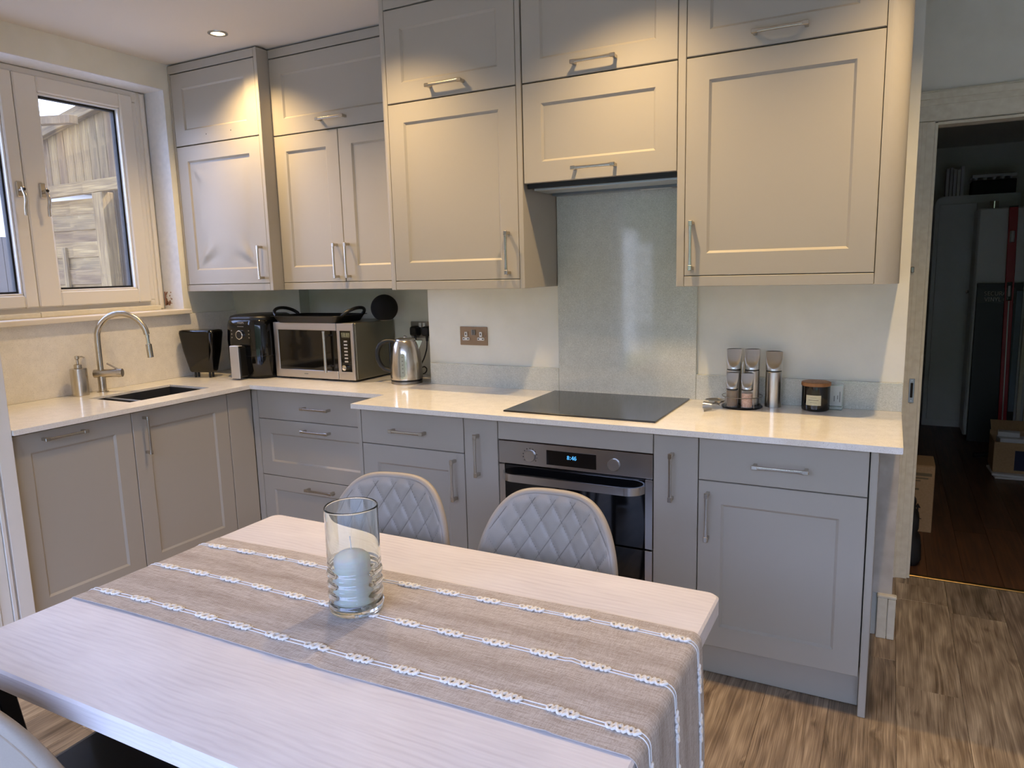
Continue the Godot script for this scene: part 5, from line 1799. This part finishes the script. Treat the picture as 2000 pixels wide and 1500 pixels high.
func extra_materials():
	M.steel_brushed = mat(c8(188, 186, 184), 0.24, 1.0)
	M.hob_glass = mat(c8(26, 27, 28), 0.12)
	M.hood_grey = mat(c8(140, 146, 150), 0.35, 0.6)
	M.mw_side = mat(c8(128, 126, 112), 0.35, 0.7)
	M.mw_steel = mat(c8(196, 192, 188), 0.3, 1.0)
	M.mw_glass = mat(c8(16, 14, 12), 0.06)
	M.lcd = mat(c8(84, 82, 58), 0.3)
	M.lcd_ink = mat(c8(160, 158, 120), 0.5)
	M.speaker = mat(c8(12, 12, 14), 0.95)
	M.kettle_steel = mat(c8(206, 198, 186), 0.2, 1.0)
	M.gauge = mat(c8(150, 160, 158), 0.15)
	M.chrome_soft = mat(c8(216, 214, 208), 0.28, 1.0)
	M.print_brown = mat(c8(110, 96, 70), 0.8)
	M.print_grey = mat(c8(110, 116, 112), 0.8)
	M.card_face = mat(c8(206, 212, 206), 0.6)
	M.acrylic = mat(Color(0.9, 0.97, 0.95, 0.3), 0.05)
	M.acrylic.transparency = BaseMaterial3D.TRANSPARENCY_ALPHA
	M.pack_grey = mat(c8(70, 78, 78), 0.5)
	M.pack_blue = mat(c8(120, 136, 150), 0.5)
	M.sill = mat(c8(226, 218, 204), 0.4)
	M.lawn = mat(Color.WHITE, 0.95)
	tri_tex(M.lawn, mottled(c8(66, 80, 46), c8(94, 106, 64), 73, 0.25), 1.0)
	M.seat_black = mat(c8(26, 27, 31), 0.5)
	M.grey_wood = mat(Color.WHITE, 0.9)
	tri_tex(M.grey_wood, mottled(c8(84, 86, 84), c8(112, 112, 106), 74, 0.1), 1.5)
	M.garden_white = mat(c8(226, 228, 222), 0.7)
	M.sage = mat(Color.WHITE, 0.85)
	tri_tex(M.sage, mottled(c8(204, 203, 186), c8(212, 211, 194), 13, 0.03), 0.8)
	M.hood_steel = mat(c8(200, 204, 206), 0.42, 0.8)
	M.chip = mat(c8(150, 112, 94), 0.9)

func _ready():
	# camera
	var cam := Camera3D.new()
	cam.name = "camera"
	add_child(cam)
	cam.position = Vector3(3.3557, 1.4064, 2.8183)
	cam.rotation = Vector3(-0.15628, 0.48366, -0.02491)
	cam.fov = 56.02
	cam.near = 0.02
	cam.current = true
	# daylight
	var we := WorldEnvironment.new()
	we.name = "environment"
	var env := Environment.new()
	var sky := Sky.new()
	var sm := ProceduralSkyMaterial.new()
	sm.sky_top_color = c8(160, 188, 255)
	sm.sky_horizon_color = c8(212, 222, 255)
	sm.sky_curve = 0.3
	sm.ground_bottom_color = c8(120, 120, 118)
	sm.ground_horizon_color = c8(190, 200, 208)
	sm.sky_energy_multiplier = 3.2
	sky.sky_material = sm
	env.background_mode = Environment.BG_SKY
	env.sky = sky
	env.tonemap_mode = Environment.TONE_MAPPER_LINEAR
	env.tonemap_exposure = 0.8
	env.sdfgi_enabled = true
	env.ssao_enabled = true
	env.ssil_enabled = true
	we.environment = env
	add_child(we)
	# the sun stands behind the house: it reaches the garden, not the room
	var sun := DirectionalLight3D.new()
	sun.name = "sun"
	add_child(sun)
	sun.look_at_from_position(Vector3.ZERO, Vector3(-0.3, -0.72, 0.62), Vector3.UP)
	sun.light_color = Color(1.0, 0.95, 0.86)
	sun.light_energy = 4.0
	sun.light_angular_distance = 0.6
	sun.shadow_enabled = true
	make_materials()
	extra_materials()
	handle_mesh = make_handle_mesh()
	# ceiling lamps: one row along the wall cabinets, one over the room
	var yc := 2.4955
	downlights([Vector3(0.601, yc, 0.345), Vector3(1.57, yc, 0.67), Vector3(2.54, yc, 0.67), Vector3(3.5, yc, 0.67)], 1.95)
	shell()
	window()
	base_units()
	wall_units()
	worktops()
	oven()
	hob_and_hood()
	table_and_vase()
	chairs()
	hall()
	outside()
	tap_and_soap()
	counter_appliances()
	sockets()
	worktop_things()
